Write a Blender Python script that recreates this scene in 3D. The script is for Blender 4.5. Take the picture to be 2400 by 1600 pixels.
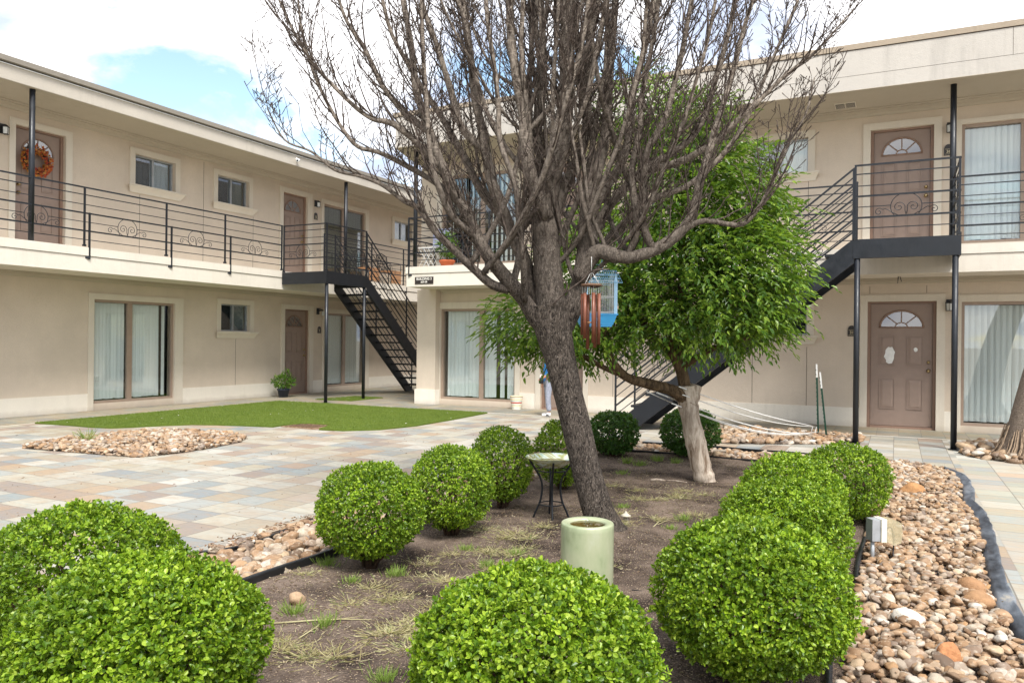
import bpy, bmesh, math, random
import numpy as np
from mathutils import Vector, Matrix, Quaternion
R = math.radians
S = bpy.context.scene
for o in list(bpy.data.objects): bpy.data.objects.remove(o)
C = S.collection
# ------------------------------------------------------------------ camera
FPX, ROLL, CAMH, YAW = 1795.2, .0106, 1.339, .4654      # focal length in px of the 2400 px wide photo
cd = bpy.data.cameras.new('camera'); cam = bpy.data.objects.new('camera', cd); C.objects.link(cam); S.camera = cam
cd.sensor_width = 36; cd.lens = 36*FPX/2400; cd.clip_start = .05; cd.clip_end = 3000
cam.matrix_world = Matrix.Translation((0, 0, CAMH)) @ Matrix.Rotation(YAW, 4, 'Z') @ Matrix.Rotation(R(90), 4, 'X') @ Matrix.Rotation(ROLL, 4, 'Z')
# ------------------------------------------------------------------ sky, sun, exposure
SKY_OX, SKY_OY = 2.2, 6.7
SUN_EL, SUN_AZ = R(54), R(-48)            # azimuth measured from +X towards +Y
sd = Vector((math.cos(SUN_EL)*math.cos(SUN_AZ), math.cos(SUN_EL)*math.sin(SUN_AZ), math.sin(SUN_EL)))
W = bpy.data.worlds.new('World'); S.world = W; W.use_nodes = True
nt = W.node_tree; N = nt.nodes; Lk = nt.links; bg = N['Background']
sky = N.new('ShaderNodeTexSky'); sky.sky_type = 'NISHITA'; sky.sun_disc = False
sky.sun_elevation = SUN_EL; sky.sun_rotation = math.atan2(sd.x, sd.y); sky.air_density = 1.0; sky.dust_density = .6
tc = N.new('ShaderNodeTexCoord')
sep = N.new('ShaderNodeSeparateXYZ'); Lk.new(tc.outputs['Generated'], sep.inputs[0])
mz = N.new('ShaderNodeMath'); mz.operation = 'MAXIMUM'; Lk.new(sep.outputs[2], mz.inputs[0]); mz.inputs[1].default_value = 0.0
az = N.new('ShaderNodeMath'); az.operation = 'ADD'; Lk.new(mz.outputs[0], az.inputs[0]); az.inputs[1].default_value = .22
dx = N.new('ShaderNodeMath'); dx.operation = 'DIVIDE'; Lk.new(sep.outputs[0], dx.inputs[0]); Lk.new(az.outputs[0], dx.inputs[1])
dy = N.new('ShaderNodeMath'); dy.operation = 'DIVIDE'; Lk.new(sep.outputs[1], dy.inputs[0]); Lk.new(az.outputs[0], dy.inputs[1])
cb = N.new('ShaderNodeCombineXYZ'); Lk.new(dx.outputs[0], cb.inputs[0]); Lk.new(dy.outputs[0], cb.inputs[1])
n1 = N.new('ShaderNodeTexNoise'); n1.inputs['Scale'].default_value = 1.55; n1.inputs['Detail'].default_value = 9; n1.inputs['Roughness'].default_value = .56; n1.inputs['Distortion'].default_value = .25
mp = N.new('ShaderNodeMapping'); mp.inputs['Location'].default_value = (SKY_OX, SKY_OY, 0); Lk.new(cb.outputs[0], mp.inputs[0]); Lk.new(mp.outputs[0], n1.inputs[0])
cr = N.new('ShaderNodeValToRGB'); cr.color_ramp.elements[0].position = .395; cr.color_ramp.elements[1].position = .46; Lk.new(n1.outputs[0], cr.inputs[0])
n2 = N.new('ShaderNodeTexNoise'); n2.inputs['Scale'].default_value = 1.9; n2.inputs['Detail'].default_value = 7; n2.inputs['Distortion'].default_value = .4
mp2 = N.new('ShaderNodeMapping'); mp2.inputs['Location'].default_value = (7.3, 2.2, 0); Lk.new(cb.outputs[0], mp2.inputs[0]); Lk.new(mp2.outputs[0], n2.inputs[0])
cr2 = N.new('ShaderNodeValToRGB'); cr2.color_ramp.elements[0].position = .42; cr2.color_ramp.elements[0].color = (.46, .52, .66, 1)
cr2.color_ramp.elements[1].position = .56; cr2.color_ramp.elements[1].color = (1.0, .99, 1.0, 1); Lk.new(n2.outputs[0], cr2.inputs[0])
ms = N.new('ShaderNodeMix'); ms.data_type = 'RGBA'; ms.blend_type = 'MULTIPLY'; ms.inputs[0].default_value = 1
Lk.new(sky.outputs[0], ms.inputs[6]); ms.inputs[7].default_value = (.125, .122, .108, 1)      # sky strength about .1
mc = N.new('ShaderNodeMix'); mc.data_type = 'RGBA'; Lk.new(cr.outputs[0], mc.inputs[0]); Lk.new(ms.outputs[2], mc.inputs[6])
mcl = N.new('ShaderNodeMix'); mcl.data_type = 'RGBA'; mcl.blend_type = 'MULTIPLY'; mcl.inputs[0].default_value = 1; Lk.new(cr2.outputs[0], mcl.inputs[6]); mcl.inputs[7].default_value = (.68, .68, .68, 1)
Lk.new(mcl.outputs[2], mc.inputs[7]); Lk.new(mc.outputs[2], bg.inputs[0]); bg.inputs[1].default_value = 1.0
sl = bpy.data.lights.new('sun', 'SUN'); so = bpy.data.objects.new('sun', sl); C.objects.link(so)
sl.energy = 2.25; sl.angle = R(18); sl.color = (1, .97, .925); so.rotation_euler = sd.to_track_quat('Z', 'Y').to_euler()
S.render.engine = 'CYCLES'; S.render.resolution_x = 1024; S.render.resolution_y = 682
S.view_settings.view_transform = 'Standard'; S.view_settings.look = 'None'; S.view_settings.gamma = 1; S.view_settings.exposure = 1.42
S.cycles.max_bounces = 8; S.cycles.transparent_max_bounces = 12
# ------------------------------------------------------------------ helpers
def tag(o, label=None, cat=None, group=None, kind=None):
    if label: o['label'] = label
    if cat: o['category'] = cat
    if group: o['group'] = group
    if kind: o['kind'] = kind
    return o
def empty(name, loc=(0, 0, 0), label=None, cat=None, group=None):
    o = bpy.data.objects.new(name, None); C.objects.link(o); o.location = loc; o.empty_display_size = .1
    return tag(o, label, cat, group)
def at(x, y, d):
    """point seen at photo pixel (x, y) at forward depth d metres"""
    u, v = (x-1200)/FPX, (800-y)/FPX
    c, s = math.cos(ROLL), math.sin(ROLL); u, v = u*c-v*s, u*s+v*c
    return Vector(((u*math.cos(YAW)-math.sin(YAW))*d, (u*math.sin(YAW)+math.cos(YAW))*d, CAMH+v*d))
class MB:
    def __init__(s): s.v = []; s.f = []; s.m = []; s.s = []
    def add(s, vs, fs, mat=0, smooth=False):
        b = len(s.v); s.v += [tuple(p) for p in vs]
        for f in fs: s.f.append(tuple(b+i for i in f)); s.m.append(mat); s.s.append(smooth)
        return s
    def box(s, a, b, T=None, mat=0):
        (x0, y0, z0), (x1, y1, z1) = a, b
        p = [(x0,y0,z0),(x1,y0,z0),(x1,y1,z0),(x0,y1,z0),(x0,y0,z1),(x1,y0,z1),(x1,y1,z1),(x0,y1,z1)]
        if T: p = [T(*q) for q in p]
        return s.add(p, [(0,3,2,1),(4,5,6,7),(0,1,5,4),(1,2,6,5),(2,3,7,6),(3,0,4,7)], mat)
    def bar(s, p, q, w, h, mat=0, up=(0, 0, 1)):
        p = Vector(p); q = Vector(q); d = (q-p).normalized(); u = Vector(up)
        if abs(d.dot(u)) > .98: u = Vector((1, 0, 0))
        x = d.cross(u).normalized()*w/2; y = x.normalized().cross(d)*h/2
        vs = [p-x-y, p+x-y, p+x+y, p-x+y, q-x-y, q+x-y, q+x+y, q-x+y]
        return s.add(vs, [(0,1,2,3),(7,6,5,4),(0,4,5,1),(1,5,6,2),(2,6,7,3),(3,7,4,0)], mat)
    def tube(s, pts, rad, n=6, mat=0, cap=True, smooth=True):
        pts = [Vector(p) for p in pts]; k = len(pts)
        if not hasattr(rad, '__len__'): rad = [rad]*k
        t = (pts[1]-pts[0]).normalized(); a = Vector((0, 0, 1)) if abs(t.z) < .9 else Vector((1, 0, 0))
        x = t.cross(a).normalized(); vs = []
        for i in range(k):
            t2 = (pts[min(i+1, k-1)]-pts[max(i-1, 0)])
            if t2.length < 1e-9: t2 = t
            t2 = t2.normalized(); x = (x-t2*x.dot(t2))
            if x.length < 1e-6: x = t2.orthogonal()
            x.normalize(); y = t2.cross(x)
            for j in range(n):
                an = 2*math.pi*j/n; vs.append(pts[i]+(x*math.cos(an)+y*math.sin(an))*rad[i])
        fs = [(i*n+j, i*n+(j+1) % n, (i+1)*n+(j+1) % n, (i+1)*n+j) for i in range(k-1) for j in range(n)]
        s.add(vs, fs, mat, smooth)
        if cap:
            b = len(s.v)-k*n
            s.f.append(tuple(b+j for j in reversed(range(n)))); s.m.append(mat); s.s.append(False)
            s.f.append(tuple(b+(k-1)*n+j for j in range(n))); s.m.append(mat); s.s.append(False)
        return s
    def lathe(s, prof, o=(0, 0, 0), n=24, mat=0, smooth=True):
        vs = []
        for r, z in prof:
            for j in range(n): a = 2*math.pi*j/n; vs.append((o[0]+r*math.cos(a), o[1]+r*math.sin(a), o[2]+z))
        k = len(prof)
        fs = [(i*n+j, i*n+(j+1) % n, (i+1)*n+(j+1) % n, (i+1)*n+j) for i in range(k-1) for j in range(n)]
        return s.add(vs, fs, mat, smooth)
    def prism(s, prof, s0, s1, T, mat=0, e0=0, e1=0):
        """profile [(out, z)] swept along s from s0 to s1; e0/e1 mitre the ends in proportion to out"""
        k = len(prof); vs = [T(s0-e0*o, o, z) for o, z in prof]+[T(s1+e1*o, o, z) for o, z in prof]
        return s.add(vs, [(i, (i+1) % k, k+(i+1) % k, k+i) for i in range(k)]+[tuple(range(k)), tuple(reversed(range(k, 2*k)))], mat)
    def build(s, name, mats, parent=None, recalc=True, local=None):
        me = bpy.data.meshes.new(name)
        v = s.v
        if local is not None: v = [(a-local[0], b-local[1], c-local[2]) for a, b, c in v]
        me.from_pydata(v, [], s.f)
        for m in (mats if isinstance(mats, (list, tuple)) else [mats]): me.materials.append(m)
        me.polygons.foreach_set('material_index', s.m); me.polygons.foreach_set('use_smooth', s.s)
        if recalc:
            bm = bmesh.new(); bm.from_mesh(me); bmesh.ops.recalc_face_normals(bm, faces=bm.faces); bm.to_mesh(me); bm.free()
        me.update()
        o = bpy.data.objects.new(name, me); C.objects.link(o)
        if local is not None: o.location = local
        if parent:
            o.parent = parent; o.matrix_parent_inverse = Matrix.Translation(-Vector(parent.location))
        return o
# ------------------------------------------------------------------ materials
def rgb(h):
    return tuple(((int(h[i:i+2], 16)/255+.055)/1.055)**2.4 if int(h[i:i+2], 16) > 10 else int(h[i:i+2], 16)/3294.6 for i in (0, 2, 4))+(1,)
class NT:
    def __init__(s, name):
        s.m = bpy.data.materials.new(name); s.m.use_nodes = True; s.t = s.m.node_tree; s.n = s.t.nodes; s.b = s.n['Principled BSDF']; s.out = s.n['Material Output']
        s.co = s.n.new('ShaderNodeTexCoord').outputs['Object']
    def new(s, k, **kw):
        n = s.n.new('ShaderNode'+k)
        for a, b in kw.items(): setattr(n, a, b)
        return n
    def l(s, a, b): s.t.links.new(a, b)
    def val(s, sock, v):
        if hasattr(v, 'is_output'): s.l(v, sock)
        else: sock.default_value = v
    def mapv(s, scale=(1, 1, 1), loc=(0, 0, 0), src=None, rot=(0, 0, 0)):
        n = s.new('Mapping'); n.inputs['Scale'].default_value = scale; n.inputs['Location'].default_value = loc; n.inputs['Rotation'].default_value = rot; s.l(src or s.co, n.inputs[0]); return n.outputs[0]
    def noise(s, scale, detail=4, rough=.5, vec=None, dist=0):
        n = s.new('TexNoise'); n.inputs['Scale'].default_value = scale; n.inputs['Detail'].default_value = detail; n.inputs['Roughness'].default_value = rough; n.inputs['Distortion'].default_value = dist
        s.l(vec or s.co, n.inputs['Vector']); return n.outputs['Fac']
    def vor(s, scale, vec=None, feature='F1'):
        n = s.new('TexVoronoi'); n.feature = feature; n.inputs['Scale'].default_value = scale; s.l(vec or s.co, n.inputs['Vector']); return n
    def ramp(s, fac, *st):
        n = s.new('ValToRGB'); e = n.color_ramp.elements
        while len(e) < len(st): e.new(.5)
        for i, (p, c) in enumerate(st): e[i].position = p; e[i].color = c if hasattr(c, '__len__') else (c, c, c, 1)
        s.l(fac, n.inputs[0]); return n.outputs[0]
    def mix(s, f, a, b, mode='MIX'):
        n = s.new('Mix'); n.data_type = 'RGBA'; n.blend_type = mode; s.val(n.inputs[0], f); s.val(n.inputs[6], a); s.val(n.inputs[7], b); return n.outputs[2]
    def math(s, op, a, b=0):
        n = s.new('Math'); n.operation = op; s.val(n.inputs[0], a); s.val(n.inputs[1], b); return n.outputs[0]
    def bump(s, h, st=.3, dist=.01, normal=None):
        n = s.new('Bump'); n.inputs['Strength'].default_value = st; n.inputs['Distance'].default_value = dist; s.l(h, n.inputs['Height'])
        if normal: s.l(normal, n.inputs['Normal'])
        s.l(n.outputs[0], s.b.inputs['Normal']); return n.outputs[0]
    def set(s, col=None, rough=.6, metal=0, spec=.5, **kw):
        if col is not None: s.val(s.b.inputs['Base Color'], col)
        s.val(s.b.inputs['Roughness'], rough); s.b.inputs['Metallic'].default_value = metal; s.b.inputs['Specular IOR Level'].default_value = spec
        for k, v in kw.items(): s.val(s.b.inputs[k], v)
        return s.m
def plaster(name, col, var=.08, sc=60, stain=0, streak=.16, dirt=.30):
    t = NT(name); c = col
    a = t.noise(1.3, 5, .6); b = t.noise(9, 4)
    dark = tuple(x*(1-var*1.6) for x in c[:3])+(1,); lite = tuple(min(1, x*(1+var)) for x in c[:3])+(1,)
    k = t.mix(t.ramp(a, (.3, 0.0), (.7, 1.0)), dark, lite); k = t.mix(t.math('MULTIPLY', b, .35), k, tuple(x*(1-var) for x in c[:3])+(1,))
    if stain:
        s1 = t.noise(1.0, 5, .65, t.mapv((3.2, 3.2, .5))); s2 = t.noise(.5, 3)
        f = t.math('MULTIPLY', t.ramp(s1, (.48, 0.0), (.72, 1.0)), t.ramp(s2, (.4, 0.0), (.6, 1.0)))
        k = t.mix(t.math('MULTIPLY', f, stain), k, (c[0]*.62, c[1]*.62, c[2]*.62, 1))
    st = t.noise(2.3, 6, .68, t.mapv((2.6, 2.6, .22))); pt = t.noise(.7, 4); g = t.noise(70, 4, .8)
    k = t.mix(t.math('MULTIPLY', t.math('MULTIPLY', t.ramp(st, (.50, 0.0), (.74, 1.0)), t.ramp(pt, (.38, 0.0), (.62, 1.0))), streak*1.8), k, (c[0]*.55, c[1]*.53, c[2]*.50, 1))
    k = t.mix(t.ramp(g, (.35, .16), (.62, 0.0)), k, (c[0]*.6, c[1]*.6, c[2]*.6, 1))
    sp = t.new('SeparateXYZ'); t.l(t.new('NewGeometry').outputs['Position'], sp.inputs[0]); low = t.ramp(t.math('ADD', sp.outputs[2], t.math('MULTIPLY', t.noise(5, 5), .12)), (.06, 1.0), (.16, 0.0)); k = t.mix(t.math('MULTIPLY', low, dirt), k, rgb('7d6c5a'))
    t.bump(t.math('ADD', t.noise(sc, 6, .7), t.math('MULTIPLY', t.noise(14, 5, .6), .8)), .55, .008); return t.set(k, .85, spec=.25)
M = {}
M['wall'] = plaster('wall_stucco', rgb('d2c4b2'), .07, 60, 0, .08)
M['trim'] = plaster('trim_paint', rgb('d8cfbf'), .04, 90)
M['base'] = plaster('base_paint', rgb('e6dfd1'), .04, 90)
M['fascia'] = plaster('fascia_plaster', rgb('dcd4c6'), .04, 70, .0)
M['fascia_r'] = plaster('fascia_plaster_stained', rgb('bdb7ae'), .04, 70, .55)
M['rooff'] = plaster('roof_fascia_plaster', rgb('bdb5a8'), .05, 70)
M['soffit'] = plaster('soffit_paint', rgb('b5ab9a'), .03, 90)
M['coping'] = plaster('coping_metal', rgb('a39583'), .05, 20)
M['gutter'] = plaster('gutter_metal', rgb('8f887d'), .05, 20)
M['groove'] = plaster('joint_line', rgb('4a4036'), .05, 20)
def simple(name, col, rough=.5, metal=0, spec=.5, var=.12, sc=12, bump=.1, bsc=120, coat=0):
    t = NT(name); a = t.noise(sc, 5, .6)
    k = t.mix(t.ramp(a, (.3, 0.0), (.7, 1.0)), tuple(x*(1-var) for x in col[:3])+(1,), tuple(min(1, x*(1+var)) for x in col[:3])+(1,))
    if bump: t.bump(t.noise(bsc, 4), bump, .003)
    r = t.ramp(t.noise(sc*2, 4), (.3, max(.02, rough-.1)), (.7, min(1, rough+.12)))
    return t.set(k, r, metal, spec)
M['door'] = simple('door_paint', rgb('938074'), .5, spec=.4, var=.05)
M['doorframe'] = simple('door_frame_paint', rgb('8a7060'), .55, var=.06)
M['brown'] = simple('brown_aluminium', rgb('9c8979'), .45, var=.07)
M['alu'] = simple('grey_aluminium', rgb('a9adb0'), .4, .4)
M['black'] = simple('black_steel_paint', rgb('15191f'), .42, 0, .5, .25, 6, .25, 60)
M['brass'] = simple('aged_brass', rgb('a08a62'), .3, .9)
M['white'] = simple('white_plastic', rgb('e6e6e2'), .4)
M['lampglass'] = simple('frosted_lamp_glass', rgb('cfd2cf'), .25)
M['plaque'] = simple('plaque_black', rgb('2a2422'), .4)
M['letter'] = simple('letter_white', rgb('eeeae0'), .5)
M['letter_gold'] = simple('letter_cream', rgb('d6c8a4'), .5)
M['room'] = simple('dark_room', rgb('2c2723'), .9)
M['blind'] = None
def mk_blind(name, col, tr=.12):
    t = NT(name); d = t.new('BsdfDiffuse'); tl = t.new('BsdfTranslucent'); mx = t.new('MixShader')
    d.inputs[0].default_value = col; tl.inputs[0].default_value = col; mx.inputs[0].default_value = tr
    t.l(d.outputs[0], mx.inputs[1]); t.l(tl.outputs[0], mx.inputs[2]); t.l(mx.outputs[0], t.out.inputs[0]); return t.m
M['blind'] = mk_blind('vertical_blind_vinyl', rgb('fafafa'))
M['blind_grey'] = mk_blind('grey_curtain_cloth', rgb('dadcd6'))
M['screen'] = mk_blind('dark_insect_screen', rgb('5f6166'))
M['shade'] = mk_blind('olive_shade_cloth', rgb('8c8a78'))
def mk_glass(name, tint, refl=1.0, rough=.01):
    t = NT(name); g = t.new('BsdfGlossy'); tr = t.new('BsdfTransparent'); mx = t.new('MixShader'); fr = t.new('LayerWeight'); fr.inputs[0].default_value = .5
    g.inputs['Roughness'].default_value = rough; tr.inputs[0].default_value = tint
    t.l(t.math('MINIMUM', t.math('MULTIPLY', t.math('ADD', t.math('MULTIPLY', t.math('POWER', fr.outputs['Facing'], 4.5), .9), .05), refl), 1.0), mx.inputs[0]); t.l(tr.outputs[0], mx.inputs[1]); t.l(g.outputs[0], mx.inputs[2]); t.l(mx.outputs[0], t.out.inputs[0]); return t.m
M['glass'] = mk_glass('window_glass', (.95, .985, .98, 1), 2.0)
M['glass2'] = mk_glass('window_glass_grey', (.80, .84, .86, 1), 2.2)
M['clear'] = mk_glass('clear_plastic', (.93, .95, .93, 1), 1.3, .1)
M['fan'] = mk_glass('fanlight_glass', (.5, .55, .6, 1), 5.0, .05)
def island_leaf(name, cols, tr=.35, gloss=.35, hv=.1):
    t = NT(name); g = t.new('NewGeometry'); n = len(cols)
    k = t.ramp(g.outputs['Random Per Island'], *[(i/max(1, n-1), c) for i, c in enumerate(cols)])
    big = t.noise(4.5, 3); k = t.mix(t.ramp(big, (.35, 0.0), (.65, .55)), k, cols[0])
    t.set(k, gloss, spec=.4); tl = t.new('BsdfTranslucent'); t.l(t.mix(.5, k, (.35, .55, .03, 1)), tl.inputs[0]); mx = t.new('MixShader'); mx.inputs[0].default_value = tr
    t.l(t.b.outputs[0], mx.inputs[1]); t.l(tl.outputs[0], mx.inputs[2]); t.l(mx.outputs[0], t.out.inputs[0]); return t.m
M['box'] = island_leaf('boxwood_leaf', [(.045, .10, .008, 1), (.12, .225, .010, 1), (.22, .355, .016, 1), (.33, .47, .028, 1), (.44, .56, .06, 1)], .3, .38)
M['boxdark'] = island_leaf('boxwood_leaf_shaded', [(.02, .06, .012, 1), (.035, .10, .015, 1), (.06, .15, .02, 1), (.10, .21, .03, 1)], .22, .36)  # darker leaf colours paint in the green tree's shade on two bushes
M['leaf'] = island_leaf('tree_leaf', [(.035, .09, .018, 1), (.085, .175, .022, 1), (.19, .31, .03, 1), (.36, .48, .07, 1)], .32, .33)
M['pot_leaf'] = island_leaf('pot_plant_leaf', [(.04, .10, .02, 1), (.10, .20, .03, 1), (.22, .32, .05, 1)], .3, .4)
M['wreath'] = island_leaf('autumn_leaf', [(.20, .015, .012, 1), (.42, .04, .015, 1), (.55, .12, .02, 1), (.60, .30, .05, 1), (.30, .10, .03, 1)], .2, .5)
M['turfblade'] = island_leaf('turf_blade', [(.10, .155, .022, 1), (.16, .215, .03, 1), (.22, .275, .05, 1)], .25, .5)
M['drygrass'] = island_leaf('dry_grass', [(.30, .25, .11, 1), (.42, .36, .18, 1), (.55, .50, .30, 1), (.22, .30, .08, 1)], .2, .7)
M['greengrass'] = island_leaf('weed_grass', [(.16, .25, .04, 1), (.25, .36, .07, 1), (.38, .42, .14, 1)], .3, .6)
M['litter'] = island_leaf('leaf_litter', [(.13, .06, .04, 1), (.26, .15, .09, 1), (.42, .31, .20, 1)], .1, .8)
def bark(name, c0, c1, sc=9, stretch=.22, bump=.9, bands=0, ridges=0, zmix=None):
    t = NT(name); v = t.mapv((1, 1, stretch)); a = t.noise(sc*3.4, 8, .7, v, .5); r = t.ramp(a, (.38, 0.0), (.60, 1.0))
    k = t.mix(r, c0, c1); patch = t.noise(2.2, 4); k = t.mix(t.math('MULTIPLY', t.ramp(patch, (.45, 0.0), (.65, 1.0)), .45), k, tuple(x*.55 for x in c1[:3])+(1,))
    h = a
    if bands:
        bn = t.noise(34, 4, .6, t.mapv((.30, .30, 3.0))); f = t.math('MULTIPLY', t.ramp(bn, (.54, 0.0), (.62, 1.0)), .38); sp = t.new('SeparateXYZ'); t.l(t.co, sp.inputs[0]); up = t.ramp(t.math('MULTIPLY', t.math('SUBTRACT', sp.outputs[2], 1.5), .75), (0.0, 0.0), (1.0, 1.0))
        k = t.mix(t.math('MULTIPLY', f, up), k, tuple(min(1, x*1.9) for x in c1[:3])+(1,)); lo = t.noise(58, 9, .74, t.mapv((1, 1, .34)), 1.6); kk = t.mix(t.ramp(lo, (.38, 0.0), (.5, .35), (.64, 1.0)), rgb('15110f'), rgb('7a6f65')); kk = t.mix(t.ramp(t.noise(120, 3, .6, t.mapv((1, 1, .5))), (.60, 0.0), (.68, .6)), kk, rgb('a59b90')); k = t.mix(up, kk, k); h = t.math('ADD', a, t.math('MULTIPLY', t.math('SUBTRACT', 1, up), t.math('MULTIPLY', lo, 1.4)))
    if ridges:
        wv = t.new('VectorMath'); wv.operation = 'MULTIPLY_ADD'; nc = t.new('TexNoise'); nc.inputs['Scale'].default_value = 14; t.l(t.co, nc.inputs['Vector']); t.l(nc.outputs['Color'], wv.inputs[0]); wv.inputs[1].default_value = (.03, .03, .03); t.l(v, wv.inputs[2])
        vo = t.vor(ridges, wv.outputs[0], 'DISTANCE_TO_EDGE').outputs['Distance']; e = t.ramp(vo, (0.0, 0.0), (.16, 1.0)); k = t.mix(e, tuple(x*.32 for x in c0[:3])+(1,), k); h = t.math('ADD', t.math('MULTIPLY', a, .5), e)
    t.bump(h, bump, .025); return t.set(k, .92, spec=.15)

M['limb'] = M['bark'] = bark('bare_tree_bark', rgb('433a32'), rgb('92877b'), 12, .4, .75, 1)
M['twig'] = bark('twig_bark', rgb('2c2521'), rgb('62574f'), 12, .5, .2)
M['bark2'] = bark('pale_smooth_bark', rgb('7d6a58'), rgb('cdbfae'), 6, .2, .4)
M['bark3'] = bark('green_tree_limb_bark', rgb('3c3126'), rgb('75614a'), 9, .3, .6)
M['stem'] = bark('shrub_stem', rgb('2c221b'), rgb('5e4a3b'), 14, .4, .4)
def stones(name, obj=False):
    t = NT(name)
    rnd = t.new('ObjectInfo').outputs['Random'] if obj else t.new('NewGeometry').outputs['Random Per Island']
    k = t.ramp(rnd, (0, rgb('80664f')), (.12, rgb('b0906f')), (.26, rgb('bf9f80')), (.38, rgb('cdb596')), (.50, rgb('9c8a7b')), (.6, rgb('d9ccb8')), (.7, rgb('8b7f76')), (.8, rgb('bd9263')), (.87, rgb('e4ddd2')), (.94, rgb('a98a6c')), (1, rgb('6d5d50')))
    k = t.mix(t.math('MULTIPLY', t.ramp(t.noise(22, 5, .6), (.42, 0.0), (.6, 1.0)), .45), k, rgb('7d5b3e')); k = t.mix(t.math('MULTIPLY', t.ramp(t.noise(60, 3), (.55, 0.0), (.7, 1.0)), .4), k, rgb('e8dcc8'))
    k = t.mix(1.0, k, (.72, .71, .69, 1), 'MULTIPLY'); t.bump(t.noise(90, 6, .7), .5, .004); return t.set(k, .75, spec=.3)
M['stone'] = stones('river_stone_bed'); M['stone1'] = stones('river_stone', True)
def slate(name, tint, ts=.305, off=(0, 0), bright=1.0, cols=None):
    t = NT(name); g = t.new('NewGeometry').outputs['Position']
    v = t.mapv((1/ts, 1/ts, 0), (off[0], off[1], 0), g)
    sp = t.new('SeparateXYZ'); t.l(v, sp.inputs[0])
    fx = t.math('FLOOR', sp.outputs[0]); fy = t.math('FLOOR', sp.outputs[1]); cx = t.new('CombineXYZ'); t.l(fx, cx.inputs[0]); t.l(fy, cx.inputs[1])
    wn = t.new('TexWhiteNoise'); wn.noise_dimensions = '2D'; t.l(cx.outputs[0], wn.inputs['Vector'])
    cols = cols or ['c9c4b2', 'a9aeaa', 'd3cfc2', 'b7a796', '9aa3a3', 'c4bfae', 'ccc8b9', 'b3a792', 'bfbcb0', '9b8d85', 'bda386', 'b3b8b4', 'd9d5ca', '8f9aa0', 'ab9483', 'c6c2b2', 'bdb59f', 'a6aba4']
    n = t.ramp(wn.outputs['Value'], *[(i/len(cols), tuple(.82*x+.18*y for x, y in zip(rgb(c)[:3], rgb('c2beb0')[:3]))+(1,)) for i, c in enumerate(cols)]); 
    t.n[-1].name = t.n[-1].name
    for nd in t.n:
        if nd.type == 'VALTORGB' : nd.color_ramp.interpolation = 'CONSTANT'
    # cleft streaks that differ per tile
    off3 = t.new('VectorMath'); off3.operation = 'MULTIPLY_ADD'; t.l(wn.outputs['Color'], off3.inputs[0]); off3.inputs[1].default_value = (40, 40, 40); t.l(g, off3.inputs[2])
    st = t.noise(3.2, 7, .62, t.mapv((1.0, 2.6, 1), src=off3.outputs[0]), .8)
    n = t.mix(t.math('MULTIPLY', t.ramp(st, (.44, 0.0), (.62, 1.0)), .38), n, tuple(x for x in rgb('b89a7a')))
    st2 = t.noise(7, 6, .6, t.mapv((1.5, 3.5, 1), src=off3.outputs[0]), .4)
    n = t.mix(t.math('MULTIPLY', t.ramp(st2, (.5, 0.0), (.66, 1.0)), .3), n, rgb('8e9897'))
    n = t.mix(1.0, n, tint, 'MULTIPLY')
    dirt = t.noise(.9, 5, .6, g); n = t.mix(t.math('MULTIPLY', t.ramp(dirt, (.45, 0.0), (.7, 1.0)), .3), n, rgb('9c8b76'))
    # grout
    def edge(o):
        f = t.math('FRACT', o); a = t.math('SUBTRACT', f, .5); a = t.math('ABSOLUTE', a); return t.math('GREATER_THAN', a, .5-.006/ts*.5-.004)
    wob = t.math('MULTIPLY', t.noise(3, 2, .5, g), .03)
    gr = t.math('MAXIMUM', edge(t.math('ADD', sp.outputs[0], wob)), edge(t.math('ADD', sp.outputs[1], wob)))
    n = t.mix(t.math('MULTIPLY', gr, .85), n, rgb('6e685f'))
    h = t.math('SUBTRACT', t.math('ADD', t.math('MULTIPLY', st, .6), t.math('MULTIPLY', wn.outputs['Value'], .3)), t.math('MULTIPLY', gr, .8))
    t.bump(h, .35, .006); return t.set(n, t.ramp(st2, (.3, .5), (.7, .8)), spec=.35)
M['slate'] = slate('slate_paving', (.66, .665, .67, 1), .305, (.06, .05))
GP = ['a9a795', '9a9f98', 'b0aa92', '8f9594', 'a39b86', 'b5b1a2', '989a8c', 'a8a093', '8b9290', 'b0a58c']
M['slate_path'] = slate('slate_path', (.62, .60, .56, 1), .305, (-.15, .4), 1, GP)
M['slate_right'] = slate('slate_right', (.86, .87, .88, 1), .305, (-.15, .4), 1, GP+['b9a18a', 'c2c3b8'])
t = NT('soil'); a = t.noise(2.2, 6, .65); b = t.noise(26, 6, .7); c = t.vor(90)
k = t.mix(t.ramp(a, (.38, 0.0), (.62, 1.0)), rgb('28211e'), rgb('7d6e62')); k = t.mix(t.ramp(b, (.4, 0.0), (.7, .7)), k, rgb('55463c'))
k = t.mix(t.math('MULTIPLY', t.ramp(t.noise(120, 2), (.62, 0.0), (.68, 1.0)), .8), k, rgb('b7a287')); t.bump(t.math('ADD', b, t.math('MULTIPLY', c.outputs['Distance'], .6)), .8, .02); M['soil'] = t.set(k, .95, spec=.15)
t = NT('artificial_turf'); a = t.noise(1.2, 4); b = t.noise(180, 3, .7); k = t.mix(t.ramp(a, (.3, 0.0), (.7, 1.0)), (.12, .175, .03, 1), (.17, .225, .04, 1)); k = t.mix(t.ramp(b, (.35, .6), (.65, 0.0)), k, (.09, .14, .02, 1)); t.bump(b, 1, .02); M['turf'] = t.set(k, .9, spec=.1)
M['edging'] = simple('black_plastic_edging', rgb('1d1e20'), .5, var=.3)
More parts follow.
